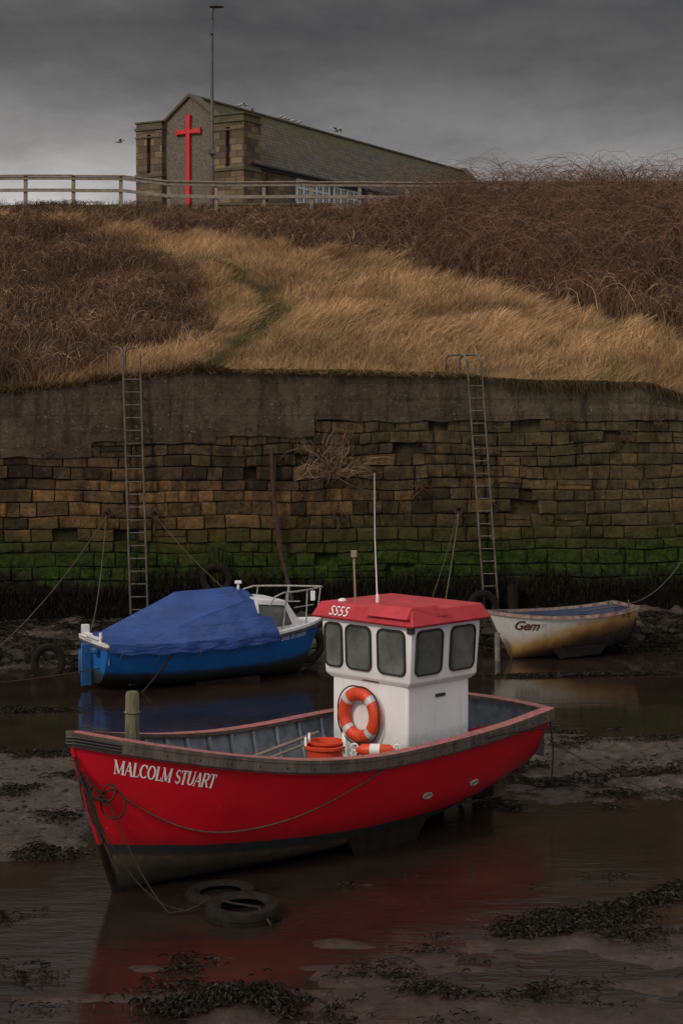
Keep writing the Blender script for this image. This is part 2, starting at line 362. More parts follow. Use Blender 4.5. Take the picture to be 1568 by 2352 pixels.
# ================================================================= GROUND / WATER
def ground_h(x,y):
    n=fbm(x*.55,y*.8,5,3); n2=fbm(x*2.6,y*3.4,5,9); n3=fbm(x*.9+7,y*2.4,5,17)
    left=sm(-x,2.7,4.0)*sm(y,20.0,21.4)*(1-sm(y,26.0,28.3))
    right=sm(x,1.6,3.4)*sm(y,22.8,24.4)*(1-sm(y,27.8,30))
    fg=1-sm(y,19.5,22.5)
    h=-.085+.16*left+.13*right+(n-.5)*.17+(n2-.5)*.10*(left+right+.35)
    h=h-.08*sm(y,28.5,30)
    h=h+fg*(.04+(n3-.5)*.16)
    ax,ay,bx,by=.2,16.5,4.6,19.9
    t=np.clip(((x-ax)*(bx-ax)+(y-ay)*(by-ay))/((bx-ax)**2+(by-ay)**2),0,1)
    d=np.hypot(x-(ax+t*(bx-ax)),y-(ay+t*(by-ay)))
    h=h+.08*np.exp(-(d/.22)**2)*(.4+n2)
    below=(y-(ay+(x-ax)*(by-ay)/(bx-ax)))
    h=h+.07*sm(-below,.0,.6)*sm(x,-.5,.8)
    d2=np.hypot((x+.9)/.8,(y-15.7)/.3); h=h+.10*np.exp(-d2**2)
    tt=((x+3.04)*.707+(y-18.9)*.707); dd=abs((x+3.04)*.707-(y-18.9)*.707)
    h=h-.07*np.exp(-(np.maximum(dd-1.0,0)/.6)**2)*sm(tt,-.5,.5)*(1-sm(tt,5,6.5))
    yb=34.4+3.6*sm(x,-.5,2.2)
    h=h+.83*sm(y,yb,40.2)*(.7+.6*n2)
    return h
xs=np.arange(-20,20.01,.08); ys=np.arange(11,41.3,.09); X,Y=np.meshgrid(xs,ys,indexing='ij'); Z=ground_h(X,Y)
V=np.stack([X,Y,Z],-1).reshape(-1,3); a,b_=X.shape
ii,jj=np.meshgrid(np.arange(a-1),np.arange(b_-1),indexing='ij'); k=(ii*b_+jj).ravel()
o=fastmesh('mud_ground',V,np.stack([k,k+b_,k+b_+1,k+1],-1),None,M_mud); o.data.polygons.foreach_set('use_smooth',[True]*len(o.data.polygons))
g=G(); g.add([(-3000,-3000,-1.2),(3000,-3000,-1.2),(3000,3000,-1.2),(-3000,3000,-1.2)],[(0,1,2,3)]); g.build('ground',M_mud,smooth=False)
g=G(); g.grid(np.array([[(x,y,0.) for y in np.linspace(40.6,5,20)] for x in np.linspace(-26,26,20)])); g.build('water',M_water,smooth=False,recalc=False)

# ================================================================= HARBOUR WALL
al=math.atan(.1); wa=np.array((math.cos(al),math.sin(al),0)); wn=np.array((math.sin(al),-math.cos(al),0))
def WP(s,d,z): return np.array((0,40,0))+wa*s+wn*d+np.array((0,0,z))
def top_z(s): return np.interp(s,[-26,-8.1,-7,-5.5,-3.6,-.6,2.6,4.3,7.4,8.2,26],[5.6,5.88,5.98,6.16,6.37,6.36,6.30,6.16,6.1,5.85,5.3])
def conc_bot(s): return 4.46 if s<-5.9 else (4.78 if s<-3.0 else (4.9 if s<-.65 else 5.29))
wall=root('harbour_wall',(0,40,0))
V=[];F=[];T=[];n0=0
z=-.2; row=0
us=np.array([0,.03,.12,.3,.5,.7,.88,.97,1]); vs=np.array([0,.07,.3,.7,.93,1]); nx,nz=len(us),len(vs)
def wob(s,z): return .045*(float(vn(s*1.1,z*.9,51))-.5)*2+.02*(float(vn(s*6,z*6,52))-.5), .05*(float(vn(s*.8,z*1.3,57))-.5)*2+.018*(float(vn(s*7,z*5,53))-.5)
def put_block(s,w,z,h,cap_=9.):
    global n0
    pr=random.uniform(-.005,.05); tint=random.gauss(.42,.27)+.32*math.exp(-((s+5.5)/4)**2)*(z>2.2)*(z<3.7)
    rough_=random.uniform(.05,.13)
    if random.random()<.03 and z>1.2: pr=-.10; tint=-.3
    sd=random.uniform(0,99); gap=random.uniform(.000,.007)
    for i,u in enumerate(us):
        for j,v in enumerate(vs):
            edge=(i in(0,nx-1)) or (j in(0,nz-1))
            ss=s+gap+u*(w-2*gap); zz=z+gap+v*(h-2*gap)
            dx_,dz_=wob(ss,zz)
            d=-.014 if edge else min(max(pr+rough_*(float(fbm(ss*5+sd,zz*7,4,4))-.40),-.12),cap_)
            V.append(WP(ss+dx_,d,zz+dz_)); T.append(tint)
    for i in range(nx-1):
        for j in range(nz-1):
            a=n0+i*nz+j; F.append((a,a+nz,a+nz+1,a+1))
    n0+=nx*nz
while z<5.3:
    h=random.choice((.25,.28,.31,.34,.30))
    s=-26+random.uniform(0,.5)
    while s<26:
        w=random.choice((random.uniform(.28,.5),random.uniform(.5,.9)))
        if s<-5.9 and random.random()<.5: w*=1.3
        lim=max(conc_bot(s),conc_bot(s+w))
        if z+.01<lim:
            cp=.03 if z+h>min(conc_bot(s),conc_bot(s+w))-.1 else 9.
            if w>.6 and random.random()<.07: put_block(s,w,z,h*.5,cp); put_block(s,w,z+h*.5,h*.5,cp)
            else: put_block(s,w,z,h,cp)
        s+=w
    z+=h; row+=1
g=G(); g.add(V,F); g.build('stone_blocks',M_stone,wall,attrs={'tint':T},recalc=False,angle=60)
g=G(); g.add([WP(-26,-.13,-.5),WP(26,-.13,-.5),WP(26,-.13,5.4),WP(-26,-.13,5.4)],[(0,1,2,3)]); g.build('mortar_backing',M_stone,wall,attrs={'tint':[-.2]*4},smooth=False,recalc=False)
g=G()
ss=sorted(set(list(np.arange(-26,26.01,.2))+[-5.901,-5.899,-3.001,-2.999,-.651,-.649]))
A=[];B=[]
for s in ss:
    zb=conc_bot(s)+.16*float(fbm(s*2.5,0,3,2))-.10; zt=float(top_z(s))+.05*float(vn(s*3,5,2)); rowp=[]
    for v in np.linspace(0,1,16):
        zz=zb+(zt-zb)*v
        rowp.append(WP(s,.055+.06*float(fbm(s*1.5,zz*2.5,4,5))*min(1,v*4)-.02*(abs(v-.45)<.04),zz))
    for dd in (.0,-.2,-.5): rowp.append(WP(s,dd,zt+.01))
    A.append(rowp); B.append([WP(s,.056,zb),WP(s,-.14,zb-.01)])
g.grid(A); g.grid(B); g.build('concrete_parapet',M_conc,wall,recalc=False,angle=40)
g=G()
for s in (-.62,4.25,-11,10): g.box(WP(s,.093,5.7),(.018,.012,.9),(wa,wn,(0,0,1)))
g.build('joints',M_dark,wall,smooth=False)

# ================================================================= HILL
def wallY(x): return 40+.1*x
def hill_h(x,y):
    base=6.33+.2785*(y-40.6)
    base=base+.35*np.sin(np.clip((y-40.6)/25,0,1)*math.pi)*.6
    z=base+(top_z(x)-6.33)*np.exp(-np.clip(y-wallY(x),0,99)/4.)
    z=z-(wallY(x)-40)*.2785*np.exp(-np.clip(y-wallY(x),0,99)/4.)
    crest=13.45+.0*x+np.where(x<-6,.25*sm(-x,6,9),0)
    z=np.minimum(z,crest+0*y)
    return z+(fbm(x*.5,y*.5,4,8)-.5)*.55*sm(y-wallY(x),0,1.5)*(1-.6*sm(y,64,67))
def band_lo(x): return np.interp(x,[-14,-10.1,-4.3,.2,2.9,5.3,8,9.3,14],[63,61.5,58.2,54.6,51.6,48.4,46.0,45.2,43.5])
def left_x(y): return np.interp(y,[40,40.8,43.2,44.2,47,50.7,54.8,59.3,61.5,63],[-7.4,-6.6,-4.8,-3.6,-3.2,-4.0,-6.0,-9,-11,-14])
PATH=np.array([(-10,59.6),(-8.2,57.8),(-5.4,55.2),(-3.4,52.2),(-2.4,49.8),(-1.9,47.6),(-1.95,46.2),(-2.3,43.9),(-3.0,41.3)])
def pathd(x,y):
    d=np.full(np.shape(x),99.)
    x=x+(fbm(y*.8,x*.8,3,44)-.5)*.8
    for (a,b),(c,e) in zip(PATH[:-1],PATH[1:]):
        t=np.clip(((x-a)*(c-a)+(y-b)*(e-b))/((c-a)**2+(e-b)**2),0,1)
        d=np.minimum(d,np.hypot(x-a-t*(c-a),y-b-t*(e-b)))
    return d
def bramble_m(x,y):
    j=(fbm(x*.8,y*.8,3,21)-.5)*3.0
    up=sm(y-band_lo(x)+j,-.4,.9); lf=sm(left_x(y)-x+j*.6,-.3,.7)*(y<63.5)
    return np.maximum(up,lf)
xs=np.concatenate([np.arange(-60,-16,2.),np.arange(-16,16,.25),np.arange(16,60.1,2.)])
vv=np.concatenate([np.linspace(0,1,110)**1.15*28,np.linspace(30,130,16)])
X=np.repeat(xs[:,None],len(vv),1); Y=wallY(X)+.15+vv[None,:]; Z=hill_h(X,Y)
bm_=bramble_m(X,Y)[...,None]
gold=np.array((.20,.125,.060)); brown=np.array((.036,.023,.014))
col=gold*(1-bm_)+brown*bm_
pm=(1-sm(pathd(X,Y),.15,.6))[...,None]; col=col*(1-pm)+np.array((.040,.034,.013))*pm
far=sm(Y,66,67)[...,None]; col=col*(1-far)+np.array((.07,.07,.025))*far
V=np.stack([X,Y,Z],-1).reshape(-1,3); a,b_=X.shape
ii,jj=np.meshgrid(np.arange(a-1),np.arange(b_-1),indexing='ij'); k=(ii*b_+jj).ravel()
Q=np.stack([k,k+b_,k+b_+1,k+1],-1)
o=fastmesh('grass_hill',V,Q,col.reshape(-1,3),M_hill)
o.data.polygons.foreach_set('use_smooth',[True]*len(o.data.polygons))
def scatter(n,x0,x1,y0,y1):
    return rng.uniform(x0,x1,n),rng.uniform(y0,y1,n)
def blades(name,x,y,z,h,w,lean,cols,K=4,wind=(.25,-.1)):
    N=len(x); t=np.linspace(0,1,K)[None,:]
    ang=rng.uniform(0,2*math.pi,N); wd_=fbm(x*.4,y*.4,3,99)-.5
    dx=np.cos(ang)*lean+(wind[0]+1.6*wd_)*rng.uniform(.3,1.2,N); dy=np.sin(ang)*lean+wind[1]
    P=np.stack([x[:,None]+dx[:,None]*h[:,None]*t**2,y[:,None]+dy[:,None]*h[:,None]*t**2,z[:,None]+h[:,None]*(t-.25*t**2*(lean[:,None]))],-1)
    return ribbons(name,P,w,cols,M_grass)
x,y=scatter(400000,-15,15,40.2,66); keep=(y>wallY(x)+.1)&(np.abs(x)<y*.235+.5); x,y=x[keep],y[keep]
bmk=bramble_m(x,y); keep=rng.uniform(size=len(x))>bmk*.9; x,y,bmk=x[keep],y[keep],bmk[keep]
pd=pathd(x,y); clump=fbm(x*1.9,y*1.9,3,40)
keep=(clump+rng.uniform(-.2,.2,len(x))>.42)&((pd>.25)|(rng.uniform(size=len(x))<.5)); x,y,bmk,pd,clump=[q[keep] for q in (x,y,bmk,pd,clump)]
N=len(x); print('blades',N)
hh=(.10+.56*clump*rng.uniform(.4,1.25,N))*(1-.7*(1-sm(pd,.15,.7))); z=hill_h(x,y)-.03
v=rng.uniform(.5,1.25,N)[:,None]*(.30+1.45*fbm(x*.45,y*.6,5,50))[:,None]*(.6+.8*clump)[:,None]
c=np.array((.39,.245,.122))*v
rus=np.clip((fbm(x*.5,y*.7,4,66)-.46)*5,0,1)[:,None]; c=c*(1-.6*rus)+np.array((.22,.115,.055))*v*.6*rus
gm=np.clip((fbm(x*.9,y*.9,4,60)-.57)*5,0,1)*.5+ (1-sm(pd,.15,.7))*.7; gm=np.maximum(gm,(1-sm(y-wallY(x),.2,.8))*.35); gm=np.clip(gm,0,.8)[:,None]
c=c*(1-gm)+np.array((.10,.092,.026))*v*gm
c=c*(1-.65*bmk[:,None])+np.array((.10,.06,.035))*.65*bmk[:,None]*v
blades('dry_grass',x,y,z,hh,rng.uniform(.010,.024,N),rng.uniform(.1,.8,N),c)
x=rng.uniform(-11,11,11000); y=wallY(x)-.02+rng.uniform(-.1,.15,11000)
ov=fbm(x*1.3,x*0,3,70); z=top_z(x)+rng.uniform(.0,.10,11000)
h=rng.uniform(.12,.34,11000)*(.3+1.4*ov); t=np.linspace(0,1,5)[None,:]
dy=-rng.uniform(.2,1.0,11000); dx=rng.normal(0,.5,11000)
right=sm(x,2.5,3.5)+.5*sm(x,-3.2,-2.2)*(1-sm(x,2.5,3))
P=np.stack([x[:,None]+dx[:,None]*h[:,None]*t,y[:,None]+dy[:,None]*h[:,None]*t,z[:,None]+h[:,None]*(.7*t-1.5*t**2*right[:,None])],-1)
vv=rng.uniform(.4,1.1,11000)[:,None]; c=np.where(rng.uniform(size=(11000,1))<.5,np.array((.24,.145,.06)),np.array((.08,.066,.022)))*vv
c=c*(1-.55*sm(x,2.5,3.5)[:,None])
ribbons('turf_edge',P,rng.uniform(.012,.026,11000),c,M_grass)

# brambles
def brambles(name,x,y,H,seed,cols,K=8,wd=(.012,.026),reach=1.):
    N=len(x); t=np.linspace(0,1,K)[None,:]; z=hill_h(x,y)
    ang=rng.uniform(0,2*math.pi,N); L=H*rng.uniform(.5,1.6,N)*reach
    px=x[:,None]+np.cos(ang)[:,None]*L[:,None]*t**1.3; py=y[:,None]+np.sin(ang)[:,None]*L[:,None]*t**1.3
    arc=(1-(2*t*.78-1)**2)
    pz=z[:,None]+H[:,None]*arc*1.0
    wob=rng.normal(0,.035,(N,K,3)).cumsum(1)
    P=np.stack([px,py,pz],-1)+wob*H[:,None,None]
    return ribbons(name,P,rng.uniform(wd[0],wd[1],N),cols,M_bramble)
x,y=scatter(120000,-15,15,40.3,67); keep=(np.abs(x)<y*.235+.8)&(y>wallY(x)+.3); x,y=x[keep],y[keep]
b2=bramble_m(x,y); keep=b2>rng.uniform(.25,1,len(x)); x,y=x[keep],y[keep]
dn=fbm(x*.9,y*.9,4,83); keep=dn+rng.uniform(-.2,.2,len(x))>.44; x,y=x[keep],y[keep]; N=len(x); print('brambles',N)
H=.22+.85*fbm(x*.7,y*.7,4,80)**1.3*rng.uniform(.5,1.4,N)
rt=sm(x,0,6); H=H*(.65+.8*rt)*(np.where(x<-3,.9,1.)); H*=1-.45*((x<1.5)&(y>62))
v=rng.uniform(.3,1.5,N)[:,None]*(.15+1.5*fbm(x*.6,y*.8,4,90))[:,None]
c=np.array((.105,.056,.034))*v; pale=(rng.uniform(size=N)<.17)[:,None]; c=np.where(pale,np.array((.26,.17,.10))*v,c)
brambles('bramble_thicket',x,y,H,1,c)
N=11000; x=rng.uniform(.5,15,N); y=rng.uniform(49,66.5,N); k=(bramble_m(x,y)>.6)&(x<y*.235)&(rng.uniform(size=N)<(.25+.75*sm(x,1,6)))&(fbm(x*1.1,y*1.1,3,37)>.42); x,y=x[k],y[k]; N=len(x)
H=rng.uniform(.9,2.0,N)*(.6+.4*sm(x,1,5)); c=np.array((.13,.07,.043))*rng.uniform(.2,1.6,(N,1))
brambles('bramble_canes',x,y,H,2,c,K=10,wd=(.014,.024),reach=1.25)

# ================================================================= FENCE
fn=root('wooden_fence',(0,66,13.4)); g=G()
def fz(x): return 13.42+.25*float(sm(-x,6,9))
X0=-12.4; posts=[X0+1.87*k for k in range(-8,24)]
for x in posts:
    g.box((x+random.uniform(-.03,.03),66.05,fz(x)+.42+random.uniform(-.02,.02)),(.14,.12,1.25),((1,0,random.uniform(-.02,.02)),(0,1,0),(0,0,1)))
for a,b in zip(posts[:-1],posts[1:]):
    za,zb=fz(a)+random.uniform(-.02,.02),fz(b)+random.uniform(-.02,.02); d=np.array((b-a,0,zb-za)); L=np.linalg.norm(d); d/=L; up=np.array((-d[2],0,d[0]))
    g.box(((a+b)/2,65.96,(za+zb)/2+1.03),(L+.0,.16,.055),(d,(0,1,0),up))
    g.box(((a+b)/2,65.965,(za+zb)/2+.92),(L,.045,.12),(d,(0,1,0),up))
    g.box(((a+b)/2,65.965,(za+zb)/2+.45),(L,.045,.13),(d,(0,1,0),up))
g.build('posts_and_rails',M_fence,fn,smooth=False,bevel=.008)

# ================================================================= STREET LAMP
lp=root('street_lamp',(-5.24,68,13.4)); g=G(); lx,ly=-5.24,68
g.tube([(lx,ly,13.2),(lx,ly,15.4)],.10,14); g.tube([(lx,ly,15.4),(lx,ly,15.5),(lx,ly,21.3)],[.10,.07,.055],14)
g.build('column',M_lamp,lp)
g=G(); g.tube([(lx,ly,21.3),(lx,ly,21.72),(lx+.06,ly,21.8)],.055,12); g.box((lx,ly-.09,20.85),(.12,.1,.3)); g.box((lx,ly-.1,15.95),(.30,.16,.22)); g.box((lx+.05,ly-.1,16.15),(.14,.12,.12))
g.build('bracket_and_boxes',M_lamp,lp,bevel=.015)
g=G(); sec=[]
for u,w,h in ((-.12,.05,.05),(-.08,.10,.09),(.1,.14,.11),(.3,.14,.09),(.44,.10,.05),(.48,.04,.02)):
    sec.append([(lx+u,ly+w*math.cos(a),21.84-.02*u+h*math.sin(a)*(1 if math.sin(a)>0 else .5)) for a in np.linspace(0,2*math.pi,13)])
g.grid(sec); g.build('lantern_head',M_dark,lp)

# ================================================================= CHURCH
cu=np.array((.5,.866,0)); cv=np.array((.866,-.5,0)); C0=np.array((-8.56,95,0))
def CP(s,w,z): return C0+cv*s+cu*w+np.array((0,0,z))
ch=root('stone_church',tuple(CP(0,0,13)))
def cbox(g,s0,s1,w0,w1,z0,z1,m=0): g.box(CP((s0+s1)/2,(w0+w1)/2,(z0+z1)/2),(s1-s0,w1-w0,z1-z0),(cv,cu,(0,0,1)),m)
def uvproj(o,mode='wall'):
    me=o.data; uv=me.uv_layers.new(name='UVMap')
    for p in me.polygons:
        n=np.array(p.normal)
        for li in p.loop_indices:
            c=np.array(me.vertices[me.loops[li].vertex_index].co)
            s=float(np.dot(c,cv)); w=float(np.dot(c,cu))
            if mode=='roof': uv.data[li].uv=(w,s*1.44)
            else: uv.data[li].uv=((s,c[2]) if abs(np.dot(n,cu))>.5 else ((w,c[2]) if abs(n[2])<.5 else (s,w)))
zr,ze,sw=23.24,19.2,3.9
for nm,a,b in (('tower_north',-3.55,-1.73),('tower_south',1.73,3.85)):
    g=G(); w0=-.35
    mid=(a+b)/2; sl=.14
    cbox(g,a,mid-sl,w0,1.4,12.5,21.45); cbox(g,mid+sl,b,w0,1.4,12.5,21.45)
    cbox(g,mid-sl,mid+sl,w0,1.39,12.5,19.0); cbox(g,mid-sl+.002,mid+sl-.002,w0+.28,1.38,19.0,21.2); cbox(g,mid-sl,mid+sl,w0,1.39,21.2,21.45)
    o=g.build(nm,M_church,ch,smooth=False); uvproj(o)
    g=G(); cbox(g,a-.07,b+.07,w0-.08,1.45,21.45,21.62); cbox(g,a+.02,b-.02,w0+.0,1.4,21.62,21.86); cbox(g,a-.06,b+.06,w0-.07,1.44,21.86,21.96)
    cbox(g,a-.06,b+.06,w0-.07,w0-.002,18.75,18.93); cbox(g,b+.002,b+.06,w0-.002,1.4,18.75,18.93); cbox(g,a-.05,b+.05,w0-.05,w0-.002,21.0,21.1)
    g.build(nm+'_string_courses',M_stonecap,ch,smooth=False,bevel=.02)
g=G(); g.add([CP(-1.73,0,12.5),CP(1.73,0,12.5),CP(1.73,0,21.9),CP(0,0,zr),CP(-1.73,0,21.9),CP(-1.73,1.2,12.5),CP(1.73,1.2,12.5),CP(1.73,1.2,21.9),CP(0,1.2,zr),CP(-1.73,1.2,21.9)],[(0,1,2,3,4),(9,8,7,6,5)]); g.build('gable_wall',M_rough,ch,smooth=False)
g=G()
for sg in (-1,1):
    a=CP(0,.3,zr+.06); b=CP(sg*1.85,.3,21.86); d=b-a; L=np.linalg.norm(d); d/=L; nrm_=np.cross(d,cu)
    g.box((a+b)/2,(L,.9,.16),(d,cu,nrm_))
g.build('gable_coping',M_stonecap,ch,smooth=False,bevel=.02)
g=G(); cbox(g,-3.7,3.7,.6,35.3,12.5,19.1); g.add([CP(-3.7,.6,19.1),CP(3.7,.6,19.1),CP(0,.6,zr-.12)],[(0,1,2)]); g.add([CP(-3.7,35.3,19.1),CP(3.7,35.3,19.1),CP(0,35.3,zr-.12)],[(0,1,2)])
o=g.build('nave_walls',M_church,ch,smooth=False); uvproj(o)
g=G()
for sg in (-1,1):
    A=[]
    for w in np.linspace(.3,35.4,30):
        A.append([CP(sg*sw*q,w,zr+(ze-zr)*q+.03*random.random()) for q in np.linspace(0,1,10)])
    g.grid(A)
    A2=[[CP(sg*sw*q,w,zr+(ze-zr)*q-.12) for q in (0,1)] for w in (.3,35.4)]; g.grid(A2)
o=g.build('slate_roof',M_slate,ch,smooth=False); uvproj(o,'roof')
g=G(); cbox(g,-.12,.12,.5,35.4,zr-.02,zr+.09)
for k in range(36): cbox(g,-.13,.13,.5+k,.52+k,zr+.0,zr+.1)
g.build('ridge_tiles',M_stonecap,ch,smooth=False)
g=G()
for sg in (-1,1):
    a=CP(0,35.4,zr+.16); b=CP(sg*(sw+.1),35.4,ze+.05); d=b-a; L=np.linalg.norm(d); d/=L; nrm_=np.cross(d,cu); g.box((a+b)/2,(L,.5,.35),(d,cu,nrm_))
g.build('rear_coping',M_stonecap,ch,smooth=False)
g=G()
for sg in (-1,1):
    g.tube([CP(sg*(sw+.05),.4,ze-.02),CP(sg*(sw+.05),35.4,ze-.02)],.09,8); cbox(g,sg*3.8-.1,sg*3.8+.1,1.45,35.3,ze-.22,ze-.1)
g.tube([CP(sw+.05,2.2,ze-.05),CP(3.78,2.2,ze-.5),CP(3.78,2.2,13)],.06,8)
g.build('gutters',M_dark,ch,smooth=True)
gf=G(); gg=G()
for (w0,w1,k) in ((5.4,9.1,5),(9.7,12.9,4),(14.,18.,5),(19.5,23,5)):
    zb,zt=17.55,18.9
    gg.box(CP(3.715,(w0+w1)/2,(zb+zt)/2),(.03,w1-w0,zt-zb),(cv,cu,(0,0,1)))
    for zz in (zb,zt,(zb*.35+zt*.65)): gf.box(CP(3.76,(w0+w1)/2,zz),(.07,w1-w0+.1,.11),(cv,cu,(0,0,1)))
    for i in range(k+1): gf.box(CP(3.762,w0+(w1-w0)*i/k,(zb+zt)/2),(.08,.2,zt-zb-.11),(cv,cu,(0,0,1)))
    for i in range(k): gf.box(CP(3.758,w0+(w1-w0)*(i+.5)/k,(zb+zt)/2),(.05,.05,zt-zb-.09),(cv,cu,(0,0,1)))
    gf.box(CP(3.77,(w0+w1)/2,zb-.16),(.12,w1-w0+.3,.16),(cv,cu,(0,0,1)))
gg.build('window_glass',M_glass,ch,smooth=False); gf.build('window_frames',M_frame,ch,smooth=False)
g=G()
def flare(c,d,perp,L,w0,w1,t=.16):
    c,d,perp=map(np.array,(c,d,perp)); V=[]
    for dep in (0,-t):
        for f,w in ((0,w0),(.72,w0),(1,w1)):
            for sg in (-1,1): V.append(c+d*L*f+perp*sg*w/2+cu*dep)
    g.add(V,[(0,1,3,2),(2,3,5,4),(6,8,9,7),(8,10,11,9),(0,2,8,6),(2,4,10,8),(1,7,9,3),(3,9,11,5),(4,5,11,10),(0,6,7,1)])
cc=CP(-.06,-.02,21.2); up=np.array((0,0,1.))
flare(cc+up*.14,up,cv,.80,.26,.36); flare(cc-up*.14,-up,cv,5.6,.26,.32); flare(cc+cv*.13,cv,up,.72,.24,.36); flare(cc-cv*.13,-cv,up,.72,.24,.36); g.box(cc-cu*.08,(.26,.16,.28),(cv,cu,up))
g.build('red_cross',M_crossred,ch,smooth=False)
bw=root('boundary_wall',(-3,84,15)); g=G(); g.box((-3.3,84,14.6),(5.5,.3,2.2)); g.box((-3.3,84,15.75),(5.7,.42,.1)); g.build('stonework',M_stonecap,bw,smooth=False)
g=G()
for k,px in enumerate((567,602,660,683)):
    x=(px-784)/3850*83.8; torus(g,(x,83.82,15.25),(1,0,0),(0,0,1),(0,1,0),.24,.03,24,6)
    for a in range(4): g.tube([(x-.22*math.cos(a*.785),83.82,15.25-.22*math.sin(a*.785)),(x+.22*math.cos(a*.785),83.82,15.25+.22*math.sin(a*.785))],.018,5)
g.build('wheel_ornaments',M_dark,bw)

# ================================================================= GULLS
def gull(loc,dirn,flying=False,sc=1.):
    dirn=np.array((*dirn,0.)); dirn/=np.linalg.norm(dirn); sd=np.array((-dirn[1],dirn[0],0)); up=np.array((0,0,1.)); g=G(); L=np.array(loc)
    sec=[]
    prof=[(-.26,.0,.005),(-.2,.0,.03),(-.1,0,.065),(.0,0,.08),(.1,.02,.07),(.16,.06,.045),(.2,.09,.042),(.235,.09,.03),(.25,.085,.012),(.29,.075,.004)]
    for u,h,r in prof:
        sec.append([L+sc*(dirn*u+up*(h+(.14 if not flying else 0)+r*math.sin(a))+sd*r*math.cos(a)) for a in np.linspace(0,2*math.pi,11)])
    g.grid(sec)
    if flying:
        for sg in (-1,1):
            A=[]
            for q,h,c,b in ((.04,.02,.15,0),(.2,.10,.14,.02),(.4,.10,.11,-.02),(.58,.04,.05,-.1),(.66,.0,.01,-.16)):
                A.append([L+sc*(sd*sg*q+up*(h+zz)+dirn*(b+cx*c)) for cx,zz in ((.5,0),(0,.012),(-.5,0),(0,-.004),(.5,0))])
            g.grid(A)
    else:
        for sg in (-1,1):
            g.tube([L+sc*(sd*sg*.03+up*.09),L+sc*(sd*sg*.03-up*.02)],.008*sc,5)
            A=[[L+sc*(dirn*u+up*(.14+.03*math.cos(q)+r*.2)+sd*sg*(r+.012)*math.sin(q+.6)) for q in (0,.5,1.,1.4)] for u,r in ((.1,.05),(0,.08),(-.12,.06),(-.27,.01))]
            g.grid(A)
    g.build('seagull',M_gull)
for px in (549,643,653,661,674,687):
    k=(px-784)/3850; w=(k*95+8.56)/(.5-.866*k); p=CP(0,w,zr+.1); gull(p,(1,-.3) if px%2 else (-1,.2),False,1.0)
gull(CP(0,5.6,23.6),(-1,.2),True,1.0)
gull(CP(0,6.4,23.4),(1,.2),True,.9)
gull((-11.1,84,18.9),(1,.3),True,.95); gull((-.25,90,20.45),(1,-.6),True,1.1)

# ================================================================= LADDERS
def ladder(name,sx_top,sx_bot,ztop,zbot,width):
    lr=root(name,tuple(WP(sx_top,.2,3))); g=G()
    def lx(z,o): return sx_top+(sx_bot-sx_top)*(ztop-z)/(ztop-zbot)+o
    for o in (0,width):
        P=[WP(lx(zbot,o),.22,zbot),WP(lx(3,o),.22,3),WP(lx(ztop-.2,o),.22,ztop-.2)]
        rr=.16
        for a in np.linspace(0,math.pi/2,6): P.append(WP(lx(ztop,o)-.12*(1-math.cos(a)),.22-rr*(1-math.cos(a)),ztop-.2+rr*math.sin(a)+.04))
        P.append(WP(lx(ztop,o)-.24,-.45,ztop))
        for a in np.linspace(0,math.pi/2,5): P.append(WP(lx(ztop,o)-.26-.1*math.sin(a),-.5-.12*math.sin(a),ztop-.12*(1-math.cos(a))))
        P.append(WP(lx(ztop,o)-.37,-.64,ztop-.85))
        g.tube(P,.026,8)
    z=ztop-.75
    while z>zbot+.1:
        a=WP(lx(z,0),.22,z); b=WP(lx(z,width),.22,z); g.tube([a,b],.014,6); z-=.30
    for z in np.arange(zbot+.6,6,1.5):
        for o in (0,width): g.tube([WP(lx(z,o),.22,z),WP(lx(z,o),.0,z)],.018,6)
    g.build('rails_and_rungs',M_steel,lr)
ladder('wall_ladder',-5.17,-4.98,7.0,.75,.40)
ladder('wall_ladder',2.98,3.42,6.86,.65,.34)

g=G(); g.tube([WP(-1.68,.16,4.6),WP(-1.66,.17,4.0),WP(-1.6,.18,3.1),WP(-1.5,.22,2.3),WP(-1.28,.3,1.4),WP(-1.2,.4,1.0)],[.045,.05,.05,.045,.045,.04],8)
g.tube([WP(-1.60,.15,4.45),WP(-1.62,.18,3.6),WP(-1.5,.22,2.6),WP(-1.38,.27,1.7)],[.02,.035,.04,.03],6); g.build('rusty_mooring_pole',M_rust)
def ring(s,z):
    g=G(); torus(g,WP(s,.15,z-.08),wa,(0,0,1),wn,.09,.018,18,6); g.box(WP(s,.08,z+.02),(.1,.14,.1),(wa,wn,(0,0,1))); g.tube([WP(s,.16,z-.1),WP(s+.04,.17,z-.3),WP(s-.02,.16,z-.45)],.03,6); g.build('mooring_ring',M_rust)
for s,z in ((-5.55,3.15),(-4.42,3.15),(2.8,3.2),(3.65,3.25),(-.1,3.1)): ring(s,z)
